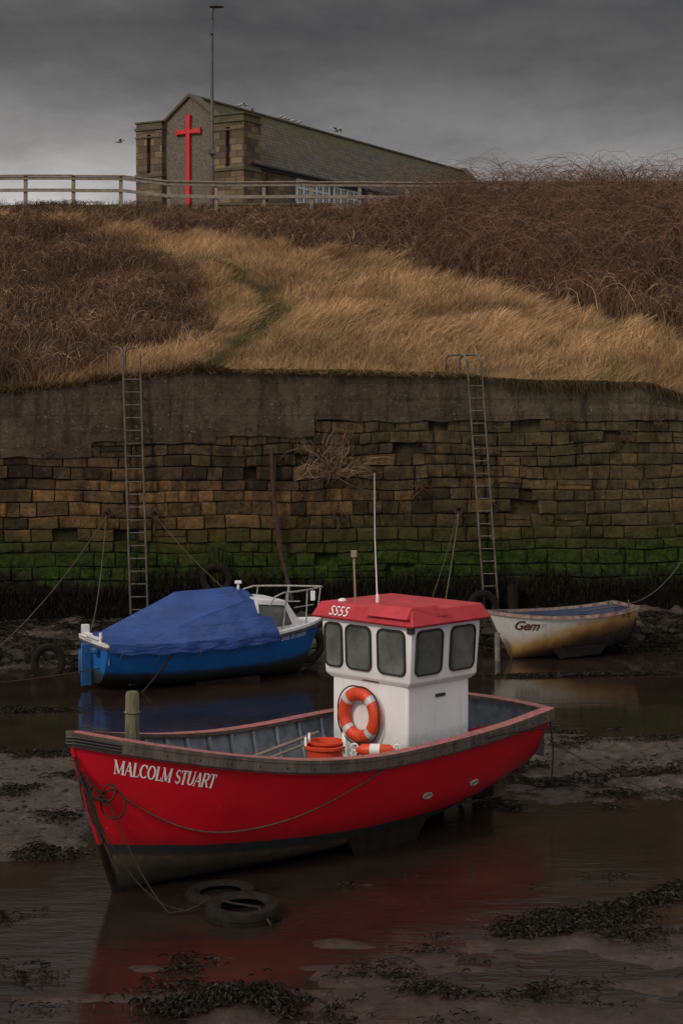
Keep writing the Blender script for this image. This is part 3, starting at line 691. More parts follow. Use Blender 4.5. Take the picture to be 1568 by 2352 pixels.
def tyre(name,c,ax,ay,az,Rr=.28,r=.09,parent=None):
    g=G(); c,ax,ay,az=map(np.array,(c,ax,ay,az)); n=44
    prof=[(.66,-.5),(.60,-.62),(.72,-.92),(.85,-1.0),(.97,-.9),(1.03,-.6),(1.045,-.3),(1.02,-.25),(1.02,-.2),(1.05,-.15),(1.05,.15),(1.02,.2),(1.02,.25),(1.045,.3),(1.03,.6),(.97,.9),(.85,1.),(.72,.92),(.60,.62),(.66,.5),(.9,.4),(.93,0),(.9,-.4)]
    V=[];F=[];k=len(prof); Ro=Rr+r
    for i in range(n):
        t=2*math.pi*i/n; d=ax*math.cos(t)+ay*math.sin(t)
        for j,(a,b) in enumerate(prof): V.append(c+d*Ro*a+az*b*r*1.05)
    for i in range(n):
        for j in range(k): F.append((i*k+j,((i+1)%n)*k+j,((i+1)%n)*k+(j+1)%k,i*k+(j+1)%k))
    g.add(V,F); return g.build(name,M_tyre,parent)
tyre('tyre_fender',WP(-2.98,.2,1.55),wa,(0,0,1),wn)
tyre('tyre_fender',WP(3.35,.35,.85),wa,(0,0,1),wn)
tyre('tyre_fender',(-6.15,35.2,.25),(.9,.3,0),(0,.1,1),(.3,-.95,0.1))
tyre('tyre_fender',(-.72,36.3,.45),(.9,.3,0),(0,.2,1),(.3,-.95,0.2))
def nrm(v): v=np.array(v,float); return v/np.linalg.norm(v)
tyre('old_tyre',(-1.08,18.42,.04),(1,0,0),(0,1,.05),(0,-.05,1),.285,.12)
tyre('old_tyre',(-1.38,19.2,-.02),(1,0,0.04),(0,1,0),(-.04,0,1),.285,.11)

# ================================================================= BOATS
def smooth_tab(ts,vs,k=9):
    f=np.linspace(0,1,201); v=np.interp(f,ts,vs)
    for _ in range(3):
        p=np.concatenate([2*v[0]-v[1:k+1][::-1],v,2*v[-1]-v[-k-1:-1][::-1]]); v=np.convolve(p,np.ones(2*k+1)/(2*k+1),'same')[k:-k]
    return lambda t: np.interp(t,f,v)
class Hull:
    def __init__(s,O,d,n,L,ts,B,zg,zk,p,ws,rake,bulge=.0,rr=.22,k=6):
        s.O=np.array((*O,0.)); s.d=np.array((*d,0.)); s.n=np.array((*n,0.)); s.L=L; s.rake=rake; s.bulge=bulge; s.rr=rr
        s.B=smooth_tab(ts,B,k); s.zg=smooth_tab(ts,zg,10); s.zk=smooth_tab(ts,zk,8); s.p=smooth_tab(ts,p,8); s.ws=smooth_tab(ts,ws,10)
    def loc(s,t,q,off=0):
        z=s.zk(t)+(s.zg(t)-s.zk(t))*q; w=max(float(s.B(t)),.02)*q**float(s.p(t))
        x=t*s.L+s.rake*(1-q)**1.15*max(0,1-t/s.rr)**1.5
        return x,w,z
    def W(s,x,y,z): return s.O+s.d*x+s.n*y+np.array((0,0,z))
    def side(s,t,q,sg,off=0):
        x,w,z=s.loc(t,q); return s.W(x,sg*(w+off),z)
    def edge(s,t0=0.,tr=True,nt=50):
        P=[]
        for t in np.linspace(t0,1,nt): P.append((t*s.L,float(s.B(t)),float(s.zg(t))))
        B=float(s.B(1)); 
        if tr:
            for y in np.linspace(B,-B,16)[1:-1]: P.append((s.L+s.bulge*(1-(y/B)**2),y,float(s.zg(1))))
        for t in np.linspace(1,t0,nt): P.append((t*s.L,-float(s.B(t)),float(s.zg(t))))
        return P
    def offloop(s,P,off):
        Q=[]; A=np.array([(a,b) for a,b,c in P]); k=len(A)
        for i in range(k):
            d=A[min(i+1,k-1)]-A[max(i-1,0)]; d/=np.linalg.norm(d)+1e-9
            nn=np.array((-d[1],d[0]))
            Q.append((A[i][0]+nn[0]*off,A[i][1]+nn[1]*off,P[i][2]))
        return Q
def build_hull(H,parent,mat_out,mat_in,mat_deck,deck_z,name,nq=26,nt=70,inset=.07):
    g=G(); wl=[]
    qs=np.linspace(0,1,nq)**1.9; ts=np.linspace(0,1,nt)**1.15
    for sg in (1,-1):
        A=[[H.side(t,q,sg) for q in qs] for t in ts]; g.grid(A)
        wl+=[float(H.zk(t)+(H.zg(t)-H.zk(t))*q-H.ws(t)) for t in ts for q in qs]
    A=[]
    B1=float(H.B(1)); us=np.linspace(-1,1,17)
    for u in us:
        col=[]
        for q in qs:
            x,w,z=H.loc(1,q); col.append(H.W(x+H.bulge*(1-u*u)*q,u*w,z)); wl.append(float(z-H.ws(1)))
        A.append(col)
    g.grid(A)
    o=g.build(name,mat_out,parent,attrs={'wl':wl},doubles=.002,angle=40)
    g=G()
    def inn(t,z):
        zg=float(H.zg(t)); zk=float(H.zk(t)); q=min(max((z-zk)/(zg-zk),.001),1); x,w,_=H.loc(t,q)
        k=1+1.2*max(0,1-t/.12)
        return min(x+inset*.8,H.L-inset) if t<.2 else min(x,H.L-inset), max(w-inset*k,.0)
    for sg in (-1,1):
        A=[]
        for t in np.linspace(.03,1,50):
            zg=float(H.zg(t)); row=[]
            for f in np.linspace(0,1,5):
                z=zg+(deck_z-zg)*f; x,w=inn(t,z); row.append(H.W(x,sg*w,z))
            A.append(row)
        g.grid(A)
    A=[]
    for u in np.linspace(-1,1,13):
        A.append([H.W(H.L-inset+H.bulge*(1-u*u),u*(B1-inset),float(H.zg(1))+(deck_z-float(H.zg(1)))*f) for f in (0,1)])
    g.grid(A); g.build('inner_lining',mat_in,parent)
    g=G(); A=[]
    for t in np.linspace(.03,1,50):
        x,w=inn(t,deck_z)
        A.append([H.W(x,-w,deck_z),H.W(x,0,deck_z+.02),H.W(x,w,deck_z)])
    g.grid(A); g.build('deck',mat_deck,parent)
def cap(H,parent,name,mats,o_out,o_in,z0,z1,bev=0):
    P=H.edge(); a=H.offloop(P,o_out); b=H.offloop(P,-o_in)
    V=[];k=len(P)
    for i in range(k):
        ax,ay,az=a[i]; bx,by,bz=b[i]; sgn=1 if P[i][1]>=0 else -1
        if abs(P[i][0])<H.L*.5: by=sgn*max(0.001,sgn*by)
        V+= [H.W(ax,ay,az+z0),H.W(ax,ay,az+z1),H.W(bx,by,bz+z1),H.W(bx,by,bz+z0)]
    g=G(); F=[];
    for i in range(k-1):
        for j in range(4): F.append((i*4+j,i*4+(j+1)%4,(i+1)*4+(j+1)%4,(i+1)*4+j))
    g.add(V,F,0)
    for i in range(k-1): g.M[i*4+1]=1 if len(mats)>1 else 0
    V2=[V[0],V[1],V[2],V[3],V[-4],V[-3],V[-2],V[-1]]; g.add(V2,[(0,1,5,4),(1,2,6,5)],0)
    return g.build(name,mats,parent,angle=30)

def text_geo(s,shear=0,size=1,spacing=1.0,off=0):
    cu_=bpy.data.curves.new('t','FONT'); cu_.body=s; cu_.size=size; cu_.shear=shear; cu_.space_character=spacing; cu_.offset=off; cu_.resolution_u=3
    o=bpy.data.objects.new('t',cu_); scene.collection.objects.link(o); dg=bpy.context.evaluated_depsgraph_get(); me=bpy.data.meshes.new_from_object(o.evaluated_get(dg))
    V=np.array([v.co[:2] for v in me.vertices]); F=[tuple(p.vertices) for p in me.polygons]
    bpy.data.objects.remove(o); bpy.data.curves.remove(cu_); bpy.data.meshes.remove(me)
    V[:,0]-=V[:,0].min(); return V,F
TK,TN=.20,.075
GL={'M':(1.02,[((.12,0),(.12,1),TN),((.12,1),(.50,.05),TK),((.50,.05),(.86,1),TN),((.86,0),(.86,1),TK)],[(.12,0,.13),(.86,0,.15),(.08,1,.12),(.90,1,.12)]),
'A':(.78,[((.05,0),(.40,1),TN),((.40,1),(.70,0),TK),((.17,.35),(.58,.35),TN)],[(.05,0,.11),(.70,0,.13)]),
'L':(.66,[((.17,0),(.17,1),TK),((.1,.03),(.56,.03),TN),((.56,0),(.60,.26),TN)],[(.17,1,.14),(.14,0,.12)]),
'T':(.70,[((.35,0),(.35,1),TK),((.03,.97),(.67,.97),TN),((.04,.76),(.03,1),TN),((.67,1),(.66,.76),TN)],[(.35,0,.15)]),
'R':(.80,[((.17,0),(.17,1),TK),((.42,.48),(.74,0),TK)],[(.17,0,.14),(.12,1,.11),(.74,0,.10)]),
'U':(.80,[],[(.15,1,.14),(.68,1,.12)]),'C':(.78,[],[]),'O':(.84,[],[]),'S':(.62,[],[])}
def arc(cx,cy,rx,ry,a0,a1,n,wf): return [((cx+rx*math.cos(R(a)),cy+ry*math.sin(R(a))),wf(a)) for a in np.linspace(a0,a1,n)]
vw=lambda a: TN+(TK-TN)*abs(math.cos(R(a)))
CV={'O':[arc(.41,.5,.33,.47,0,360,29,vw)],'C':[arc(.43,.5,.34,.47,42,318,23,vw)+[]],
'U':[[((.15,1),TK),((.15,.35),TK)]+arc(.41,.33,.265,.30,180,360,13,vw)+[((.68,1),TN)]],
'R':[[((.17,.97),TN),((.38,.97),TN)]+arc(.40,.73,.25,.24,80,-80,9,vw)+[((.38,.49),TN),((.17,.49),TN)]],
'S':[arc(.32,.74,.21,.23,25,90,5,lambda a:TN)+arc(.32,.74,.22,.23,100,230,8,lambda a:TN+.05)+[((.32,.5),TK)]+arc(.32,.26,.23,.23,50,-90,9,lambda a:TN+.07)+arc(.32,.26,.23,.23,-100,-160,4,lambda a:TN)]}
def serif_text(s):
    out=[];x=0
    for chx in s:
        if chx==' ': x+=.38; continue
        adv,st,se=GL[chx]
        for (a,b,w) in st: out.append([(x+a[0]-w/2,a[1]),(x+a[0]+w/2,a[1]),(x+b[0]+w/2,b[1]),(x+b[0]-w/2,b[1])] if abs(a[1]-b[1])>.1 else [(x+a[0],a[1]-w/2),(x+b[0],b[1]-w/2),(x+b[0],b[1]+w/2),(x+a[0],a[1]+w/2)])
        for (sx,sy,hw) in se: out.append([(x+sx-hw,sy-.025),(x+sx+hw,sy-.025),(x+sx+hw,sy+.025),(x+sx-hw,sy+.025)])
        for c in CV.get(chx,[]):
            L=[];Rr=[]
            for i,((px,py),w) in enumerate(c):
                a=c[max(i-1,0)][0]; b=c[min(i+1,len(c)-1)][0]; d=np.array((b[0]-a[0],b[1]-a[1])); d/=np.linalg.norm(d)+1e-9; n=np.array((-d[1],d[0]))
                L.append((x+px+n[0]*w/2,py+n[1]*w/2)); Rr.append((x+px-n[0]*w/2,py-n[1]*w/2))
            for i in range(len(c)-1): out.append([Rr[i],Rr[i+1],L[i+1],L[i]])
        if chx=='C': out.append([(x+.64,.70),(x+.70,.70),(x+.74,.98),(x+.68,.98)])
        x+=adv
    return out,x

# ---------------- RED BOAT
q7=math.sqrt(.5)
ts=[0,.05,.1,.2,.35,.5,.7,.85,1]
RB=Hull((-3.04,18.9),(q7,q7),(q7,-q7),7.38,ts,[.03,.31,.56,.90,1.2,1.32,1.31,1.22,1.05],[1.90,1.80,1.72,1.55,1.355,1.265,1.29,1.31,1.36],
        [0.,.0,.0,.0,.0,.02,.10,.26,.50],[.75,.62,.55,.42,.30,.24,.22,.22,.24],[.60,.58,.55,.49,.41,.36,.33,.36,.50],.62,.16,k=3)
red=root('red_fishing_boat',(0,22,0))
build_hull(RB,red,M_redhull,M_inner,M_deck,.72,'hull')
cap(RB,red,'gunwale_cap',[M_dwood,M_red_top],.05,.13,.0,.045)
cap(RB,red,'rub_rail',[M_dwood,M_dwood],.045,-.0,-.105,-.004)
cap(RB,red,'upper_stripe',[M_dwood,M_dwood],.02,-.0,-.13,-.107)
g=G()
for x in np.arange(.5,7.2,.35):
    t=x/7.38; p=RB.W(x,float(RB.B(t))+.047,float(RB.zg(t))-.055); g.tube([p,p+RB.n*.008],.012,6)
g.build('rail_bolts',M_rust,red)
g=G()
for k in range(3):
    P=[RB.W(t*7.38,float(RB.B(t))+.055,float(RB.zg(t))-.015-.035*k) for t in np.linspace(.055,.0,9)]+[RB.W(-.06,0,1.885-.035*k)]+[RB.W(t*7.38,-float(RB.B(t))-.055,float(RB.zg(t))-.015-.035*k) for t in np.linspace(0,.055,9)]
    g.tube(P,.017,8)
g.build('bow_rubber',M_black,red)
sec=[]
for q in np.linspace(1,0,14):
    x,w,z=RB.loc(0,q); sec.append((x-.03,z))
for t in np.linspace(.05,.86,14): 
    x,w,z=RB.loc(t,0); sec.append((x,z-.10 if t>.1 else z-.02))
A=[]
for (x,z) in sec: A.append([RB.W(x+.05,-.03,z+.06),RB.W(x,-.03,z),RB.W(x,.03,z),RB.W(x+.05,.03,z+.06)])
gs=G(); gs.grid(A[:10]); gs.build('stem_band',M_redhull,red,attrs={'wl':[v[2]-.6 for v in gs.V]})
g=G(); g.grid(A[9:])
for sg in (1,-1):
    y=sg*.82; V=[]
    for dy in (-.02,.02):
        for (x,z) in ((3.55,.30),(3.75,-.12),(4.75,-.10),(5.1,.32)): V.append(RB.W(x,y+dy,z))
    g.add(V,[(0,1,2,3),(7,6,5,4),(0,4,5,1),(1,5,6,2),(2,6,7,3)])
V=[]
for dy in (-.04,.04):
    for (x,z) in ((5.4,.2),(5.4,-.05),(6.2,-.05),(6.45,.3)): V.append(RB.W(x,dy,z))
g.add(V,[(0,1,2,3),(7,6,5,4),(0,4,5,1),(1,5,6,2),(2,6,7,3)])
g.box(RB.W(7.15,0,.38),(.42,.05,.72),((q7,q7,0),(q7,-q7,0),(0,0,1)))
g.tube([RB.W(6.4,0,.22),RB.W(6.85,0,.22)],.05,8)
for a in (0,2.1,4.2):
    c=RB.W(6.75,0,.22); d=RB.n*math.cos(a)+np.array((0,0,1))*math.sin(a); e=np.cross(RB.d,d)
    g.add([c+e*.03,c+d*.1+e*.08+RB.d*.02,c+d*.2+e*.05,c+d*.2-e*.05,c+d*.1-e*.08-RB.d*.02,c-e*.03],[(0,1,2,3,4,5)])
g.build('keel_rudder_propeller',M_bottom,red)
g=G()
for sg in (-1,1):
    for x in np.arange(.9,7.0,.42):
        t=x/7.38; zg=float(RB.zg(t)); P=[]
        for z in (zg-.02,zg-.25,.74):
            q=(z-float(RB.zk(t)))/(zg-float(RB.zk(t))); w=float(RB.B(t))*q**float(RB.p(t))-.095; P.append(RB.W(x,sg*w,z))
        g.tube(P,.03,6)
P=[RB.W(x,-(float(RB.B(x/7.38))-.13),float(RB.zg(x/7.38))-.28) for x in np.arange(1,7,.3)]; g.tube(P,.02,6)
g.build('ribs',M_inner,red)
def on_red(x,z,off=.01,sg=1):
    t=x/7.38; q=(z-float(RB.zk(t)))/(float(RB.zg(t))-float(RB.zk(t))); q=min(max(q,.001),1); xx,w,_=RB.loc(t,q)
    return RB.W(xx,sg*(w+off),z)
g=G()
for x in (4.75,5.75):
    P=[on_red(x+.085*math.cos(a)*1.,.62+.035*math.sin(a),.012) for a in np.linspace(0,2*math.pi,16)[:-1]]; g.tube(P,.012,6,closed=True); 
    g.add([on_red(x+.075*math.cos(a),.62+.028*math.sin(a),.008) for a in np.linspace(0,2*math.pi,16)[:-1]],[tuple(range(15))])
g.build('scupper_plates',mat('bright_steel',(.4,.38,.35),(.2,.17,.14),8,.4),red)
g=G(); px_=.86; g.tube([RB.W(px_,0,.8),RB.W(px_,0,1.6),RB.W(px_,0,2.26),RB.W(px_,0,2.29)],[.088,.086,.080,.062],10); torus(g,RB.W(px_,0,2.05),(1,0,0),(0,1,0),(0,0,1),.086,.012,14,5); g.build('bow_post',M_post,red)
polys,tw=serif_text('MALCOLM STUART')
g=G(); H_=.165; x0,x1=.33,1.42
for i,pl in enumerate(polys):
    V=[]
    for u in np.linspace(0,1,3):
        a=np.array(pl[0])*(1-u)+np.array(pl[3])*u; b=np.array(pl[1])*(1-u)+np.array(pl[2])*u
        for (px,py) in (a,(a+b)/2,b):
            px2=px+.22*py; X_=x0+(x1-x0)*px2/tw; t=X_/7.38; z=float(RB.zg(t))-.37+H_*py
            V.append(on_red(X_-.0,z,.010+.0004*(i%9)))
    g.add(V,[(0,1,4,3),(1,2,5,4),(3,4,7,6),(4,5,8,7)])
g.build('name_lettering',M_letter,red,smooth=False,recalc=False)
# wheelhouse
Cx=5.435; AX=((q7,q7,0),(q7,-q7,0),(0,0,1))
def loft(g,levels,m=0,captop=True):
    V=[];F=[]
    for (a,b,z,dx) in levels:
        V+=[RB.W(Cx+dx-a/2,-b/2,z),RB.W(Cx+dx-a/2,b/2,z),RB.W(Cx+dx+a/2,b/2,z),RB.W(Cx+dx+a/2,-b/2,z)]
    for i in range(len(levels)-1):
        for j in range(4): F.append((i*4+j,i*4+(j+1)%4,(i+1)*4+(j+1)%4,(i+1)*4+j))
    F.append((0,1,2,3)); k=len(levels)-1
    if captop: F.append((k*4,k*4+1,k*4+2,k*4+3))
    g.add(V,F,m)
g=G(); loft(g,[(1.23,1.38,.70,0),(1.23,1.38,2.02,0)]); g.build('wheelhouse_base',M_wh,red,bevel=.035)
LV=[(1.24,1.42,1.935,0),(1.33,1.56,2.0,0),(1.38,1.66,2.76,0)]
g=G(); loft(g,LV); g.build('wheelhouse_upper',M_wh,red,bevel=.02)
RBt=(2.77,2.955)
g=G(); loft(g,[(1.52,1.82,2.742,0),(1.56,1.88,RBt[0],0),(1.40,1.68,RBt[1],0),(1.30,1.58,2.962,0)]); g.build('wheelhouse_roof',M_redroof,red,bevel=.01)
g=G()
def wz(x,y,z): return RB.W(Cx+x,y,z)
g.add([wz(-.81,.10,2.86),wz(-.68,.12,3.0),wz(-.68,.82,3.0),wz(-.81,.86,2.86)],[(0,1,2,3)])
g.add([wz(-.68,.82,3.0),wz(-.81,.86,2.86),wz(-.06,.91,2.86),wz(-.20,.83,3.0)],[(0,1,2,3)])
g.add([wz(-.68,.12,3.0),wz(-.35,.20,2.968),wz(-.35,.62,2.968),wz(-.68,.82,3.0)],[(0,1,2,3)])
g.add([wz(-.68,.82,3.0),wz(-.35,.62,2.968),wz(-.2,.7,2.968),wz(-.20,.83,3.0)],[(0,1,2,3)])
g.build('roof_moulding',M_redroof,red,smooth=False)
g=G(); g.box(RB.W(Cx-.70,.83,2.70),(.04,.12,.08),AX); g.build('corner_lamp',M_black,red,bevel=.01)
def rrect(w,h,r,n=6):
    P=[]
    for cx,cy,a0 in ((w/2-r,h/2-r,0),(-w/2+r,h/2-r,90),(-w/2+r,-h/2+r,180),(w/2-r,-h/2+r,270)):
        for a in np.linspace(a0,a0+90,n): P.append((cx+r*math.cos(R(a)),cy+r*math.sin(R(a))))
    return P
def facept(face,u,z,off):
    f=(z-2.0)/(2.76-2.0); a=1.33+(1.38-1.33)*f; b=1.56+(1.66-1.56)*f
    if face=='front': return RB.W(Cx-a/2-off,u,z)
    if face=='rear': return RB.W(Cx+a/2+off,u,z)
    if face=='near': return RB.W(Cx+u,b/2+off,z)
    return RB.W(Cx+u,-b/2-off,z)
gp=G();gf=G()
def window(face,u,w,z0=2.09,z1=2.69):
    c=(z0+z1)/2; h=z1-z0
    o=rrect(w,h,.10); i=rrect(w-.045,h-.045,.08); n=len(o)
    gp.add([facept(face,u+x,c+y,.012) for x,y in i],[tuple(range(n))])
    V=[facept(face,u+x,c+y,.002) for x,y in rrect(w+.01,h+.01,.10)]+[facept(face,u+x,c+y,.028) for x,y in o]+[facept(face,u+x,c+y,.028) for x,y in i]+[facept(face,u+x,c+y,.010) for x,y in i]
    F=[(k*n+j,k*n+(j+1)%n,(k+1)*n+(j+1)%n,(k+1)*n+j) for k in range(3) for j in range(n)]
    gf.add(V,F)
for u,w in ((-.60,.34),(-.13,.47),(.47,.50)): window('front',u,w)
for u,w in ((-.33,.52),(.33,.50)):
    window('near',u,w); window('far',u,w)
window('rear',-.4,.45)
gp.build('window_glass',M_glass,red,smooth=False); gf.build('window_seals',M_black,red,angle=60)
V,F=text_geo('SS55',.2,.16,1.02)
def roofface(u,v,off):
    hh_=RBt[1]-RBt[0]; sl=math.hypot(.08,hh_); f=v/sl; x=-(.78+(.70-.78)*f); z=RBt[0]+hh_*f
    return RB.W(Cx+x-hh_/sl*off,u,z+.08/sl*off)
g=G(); g.add([roofface(-.60+x*1.15,.03+y*1.2,.012) for x,y in V],F); g.build('registration_roof',M_letter,red,smooth=False)
g=G(); g.box(RB.W(Cx+.02,.70,1.78),(.18,.02,.04),AX); g.box(RB.W(Cx-.63,.05,1.97),(.03,.3,.03),AX); g.build('vent_and_bracket',M_dark,red)
g=G(); b=RB.W(Cx-.28,-.17,2.95); g.tube([b,b+np.array((-.035,0,.9)),b+np.array((-.04,0,1.76))],[.012,.007,.004],6); g.tube([b,b+np.array((0,0,.12))],.022,8); g.build('whip_antenna',M_letter,red)
g=G(); b=RB.W(Cx-.45,-.42,2.95); g.tube([b,b+np.array((-.02,0,.62))],.016,8); g.box(b+np.array((-.02,0,.66)),(.08,.08,.09)); g.build('nav_light_mast',mat('cream_paint',(.3,.25,.16),(.2,.16,.1),8,.5),red,bevel=.008)
g=G(); b=RB.W(Cx-.5,-.62,2.965); torus(g,b,(1,0,0),(0,1,0),(0,0,1),.03,.03,16,8); g.box(b+np.array((0,0,.0)),(.05,.05,.05)); g.build('gps_dome',M_white,red)
fc=RB.W(Cx-.615-.085,-.10,1.50)
g=G(); torus(g,fc,RB.n,(0,0,1),RB.d,.285,.088,48,14,0,.85,lambda i:1 if (i%12 in (5,6)) else 0)
g.build('lifebuoy_ring',[M_orange,M_reflect],red)
g=G(); P=[]
for i in range(49):
    t=2*math.pi*i/48; sag_=.03*abs(math.sin(2*t))
    P.append(fc+(RB.n*math.cos(t)+np.array((0,0,1))*math.sin(t))*(.378+sag_)-RB.d*.02)
g.tube(P[:-1],.010,6,closed=True)
g.tube([fc+np.array((-.05,0,-.36)),fc+np.array((.02,0,-.42)),fc+np.array((-.05,0,-.6))],.018,6); g.tube([fc+RB.n*(-.2)+np.array((0,0,.3)),fc+RB.n*(-.35)+np.array((0,0,-.1)),fc+RB.n*(-.28)+np.array((0,0,-.55))],.008,5)
g.build('lifebuoy_rope',M_chain,red)
def tub(c,r,h,nm):
    g=G(); V=[];F=[]; n=28
    prof=[(.0,.0),(.8,0),(.88,.5),(.95,.9),(1.06,.92),(1.06,1.0),(.93,1.0),(.86,.5),(.78,.06),(0,.06)]
    for a,b in prof:
        for j in range(n): V.append(np.array(c)+np.array((r*a*math.cos(2*math.pi*j/n),r*a*math.sin(2*math.pi*j/n),h*b)))
    for i in range(len(prof)-1):
        for j in range(n): F.append((i*n+j,i*n+(j+1)%n,(i+1)*n+(j+1)%n,(i+1)*n+j))
    g.add(V,F); g.build(nm,M_orange,red)
    g=G()
    for sg in (-1,1):
        P=[np.array(c)+np.array((sg*r*1.0,-.09*math.cos(a),h+.09*math.sin(a))) for a in np.linspace(0,math.pi,9)]; g.tube(P,.016,6)
    g.build(nm+'_handles',M_letter,red)
tub(RB.W(3.9,.10,.80),.25,.45,'fish_tub'); tub(RB.W(4.0,.02,.95),.22,.33,'fish_tub_inner')
g=G(); c=RB.W(4.3,.62,1.20); d=nrm((.95,-.2,.02))
g.tube([c+d*u for u in (-.26,-.22,-.18,-.07)],[.02,.05,.075,.08],12,0); g.tube([c+d*u for u in (-.07,.06)],.081,12,1); g.tube([c+d*u for u in (.06,.18,.22,.26)],[.08,.075,.05,.02],12,0)
g.build('fender_float',[M_orange,M_letter],red)
g=G(); 
for sg,p in ((-1,c-d*.28),(1,c+d*.28)): torus(g,p+np.array((0,0,.03)),d,(0,0,1),(0,1,0),.045,.014,14,6)
g.build('fender_eyes',M_letter,red)
g=G(); g.tube([RB.W(2.0,-.5,.95),RB.W(4.6,-.75,1.2)],.022,6); g.tube([RB.W(2.1,-.35,.93),RB.W(4.5,-.6,1.15)],.018,6); g.build('boat_hook',M_fence,red)
g=G(); 
for k in range(6): torus(g,RB.W(2.7+.02*k,.35+.03*k,.77+.03*k),(1,0,0),(0,1,0),(0,0,1),.2-.012*k,.017,26,6)
g.build('coiled_rope',M_rope,red)
g=G(); g.box(RB.W(1.9,.3,.88),(.6,.4,.3),AX); g.build('deck_box',mat('grey_plastic',(.12,.12,.12),(.07,.07,.07),5,.6),red,bevel=.02)
def sag(a,b,s,n=24): 
    a=np.array(a,float); b=np.array(b,float); return [a+(b-a)*t-np.array((0,0,s*4*t*(1-t))) for t in np.linspace(0,1,n)]
g=G(); P=[]
for u in np.linspace(0,1,40):
    x=.30+(4.05-.30)*u; z=1.28-.66*math.sin(math.pi*u**.8) if u<1 else 1.24
    P.append(on_red(x,max(z,.5),.022))
g.tube(P,.009,6); g.build('side_rope',M_rope,red)
g=G()
for k in range(5):
    a=RB.W(.05+.02*k,.05+.03*k,1.55-.06*k); 
    g.tube(sag(a,a+np.array((.10+.06*k,-.12,-.45-.12*k)),.08,10),.012,5)
torus(g,RB.W(.33,.33,1.12),(.9,-.3,0),(0,.1,1),(.3,.95,0),.16,.012,20,5); torus(g,RB.W(.30,.30,1.25),(.9,-.3,.3),(0,.1,1),(.3,.95,0),.09,.014,16,5)
g.tube([RB.W(.02,.03,1.66),RB.W(.05,.12,1.4),RB.W(.12,.16,1.2),RB.W(.3,.28,1.15)],.02,6)
for k in range(7): torus(g,RB.W(.08+.03*k,.1+.03*k,1.45-.05*k),(1,0,0),(0,0,1),(0,1,0),.03,.011,8,5)
g.build('bow_tackle',M_chain,red)
g=G(); g.tube(sag(RB.W(.3,.3,1.15),(-1.9,18.45,.03),.12,24),.008,6); g.tube(sag(RB.W(.12,.15,1.2),(-1.75,18.6,.02),.30,24),.008,6); g.tube([(-1.9,18.45,.03),(-1.7,18.5,.04),(-1.45,18.75,.1),(-1.2,18.35,.17),(-.9,18.3,.14),(-.75,18.0,.03)],.012,6); g.build('mooring_rope',M_chain)

# ---------------- BLUE BOAT
bd=(-.891,-.454); bn=(.454,-.891)
BB=Hull((-.47,35.67),bd,bn,5.0,[0,.06,.15,.3,.5,.7,.85,1],[.03,.36,.66,.92,1.02,1.02,.96,.84],[1.10,1.07,1.03,.96,.90,.88,.89,.93],[0,0,0,0,0,.02,.06,.12],[.75,.6,.5,.36,.28,.25,.25,.28],[.46,.42,.38,.34,.32,.32,.34,.38],.45,.03,k=3)
bl=root('blue_motor_boat',(-2.8,34.6,0))
build_hull(BB,bl,M_bluehull,M_inner,M_deck,.55,'hull',nt=50,inset=.05)
cap(BB,bl,'gunwale',[M_white,M_white],.04,.09,-.02,.035)
cap(BB,bl,'rubbing_strake',[M_dwood,M_dwood],.03,0,-.075,-.023)
A=[]
for t in np.linspace(1.0,.30,70):
    zr_=np.interp(t,[.30,.335,.40,.66,.92,1.],[1.64,1.78,1.88,1.83,1.24,1.06]); B=float(BB.B(t)); zg=float(BB.zg(t)); row=[]
    kk=min(max((t-.33)/.58,0),1); ys=.50+.46*kk; ssh=.16+.74*kk
    for v in np.linspace(-1,1,45):
        a=abs(v)
        sh=np.interp(a,[0,.5,.88,.93,1],[0,ssh,1.0,1.06,1.16])
        y=np.interp(a,[0,.5,.88,.93,1],[0,ys,1.0,1.0,1.0])*(B+.03)+np.interp(a,[0,.5,.88,1],[0,.0,.055,.06])
        z=zr_-(zr_-zg-.06)*sh if sh<=1 else zg+.06-(sh-1)*1.2
        sg_=.055*math.sin(math.pi*min(a*2,1))*(.5+.5*math.cos(t*21)); z-=sg_*(a<.5)
        cr=abs(((t*9+a*.8)%1)-.5)*2
        z-=.022*(1-cr)*(a>.5)*(a<.86)
        z+=.035*(float(fbm(t*8,v*4+9,4,12))-.5)*(a<.86)
        row.append(BB.W(t*5.0+(0 if t>.33 else -.12*(a)),(1 if v>=0 else -1)*(y+(.010*math.sin(t*57)+.015*cr)*(a>.55)),z+(.015*math.sin(t*46)*(a>=.99))))
    A.append(row)
g=G(); g.grid(A); o=g.build('tarpaulin',M_tarp,bl,angle=28); 
g=G()
for t in (.95,.8,.63,.47,.36):
    B=float(BB.B(t)); zg=float(BB.zg(t)); g.tube([BB.W(t*5,B+.11,zg-.10),BB.W(t*5+.03,B+.05,zg-.24)],.009,5)
g.build('tarp_lashing',M_rope,bl)
g=G()
def cabring(x,w,z0,z1,tw): return [BB.W(x,-w,z0),BB.W(x,-w*tw,z1),BB.W(x,w*tw,z1),BB.W(x,w,z0)]
A=[cabring(1.75,.78,.95,1.68,.86),cabring(1.05,.70,.98,1.60,.82),cabring(.62,.42,1.03,1.12,.8)]
g.grid(A); g.add(cabring(1.75,.78,.95,1.68,.86),[(0,1,2,3)]); g.add(cabring(.62,.42,1.03,1.12,.8),[(0,1,2,3)])
A=[]
for t in np.linspace(0.02,.36,16): B=float(BB.B(t)); A.append([BB.W(t*5,-B,float(BB.zg(t))),BB.W(t*5,0,float(BB.zg(t))+.05),BB.W(t*5,B,float(BB.zg(t)))])
g.grid(A); g.build('cabin_and_foredeck',M_white,bl,bevel=.02,angle=30)
g=G()
WIN=((1.70,1.10),(1.72,1.56),(1.14,1.50),(.98,1.12))
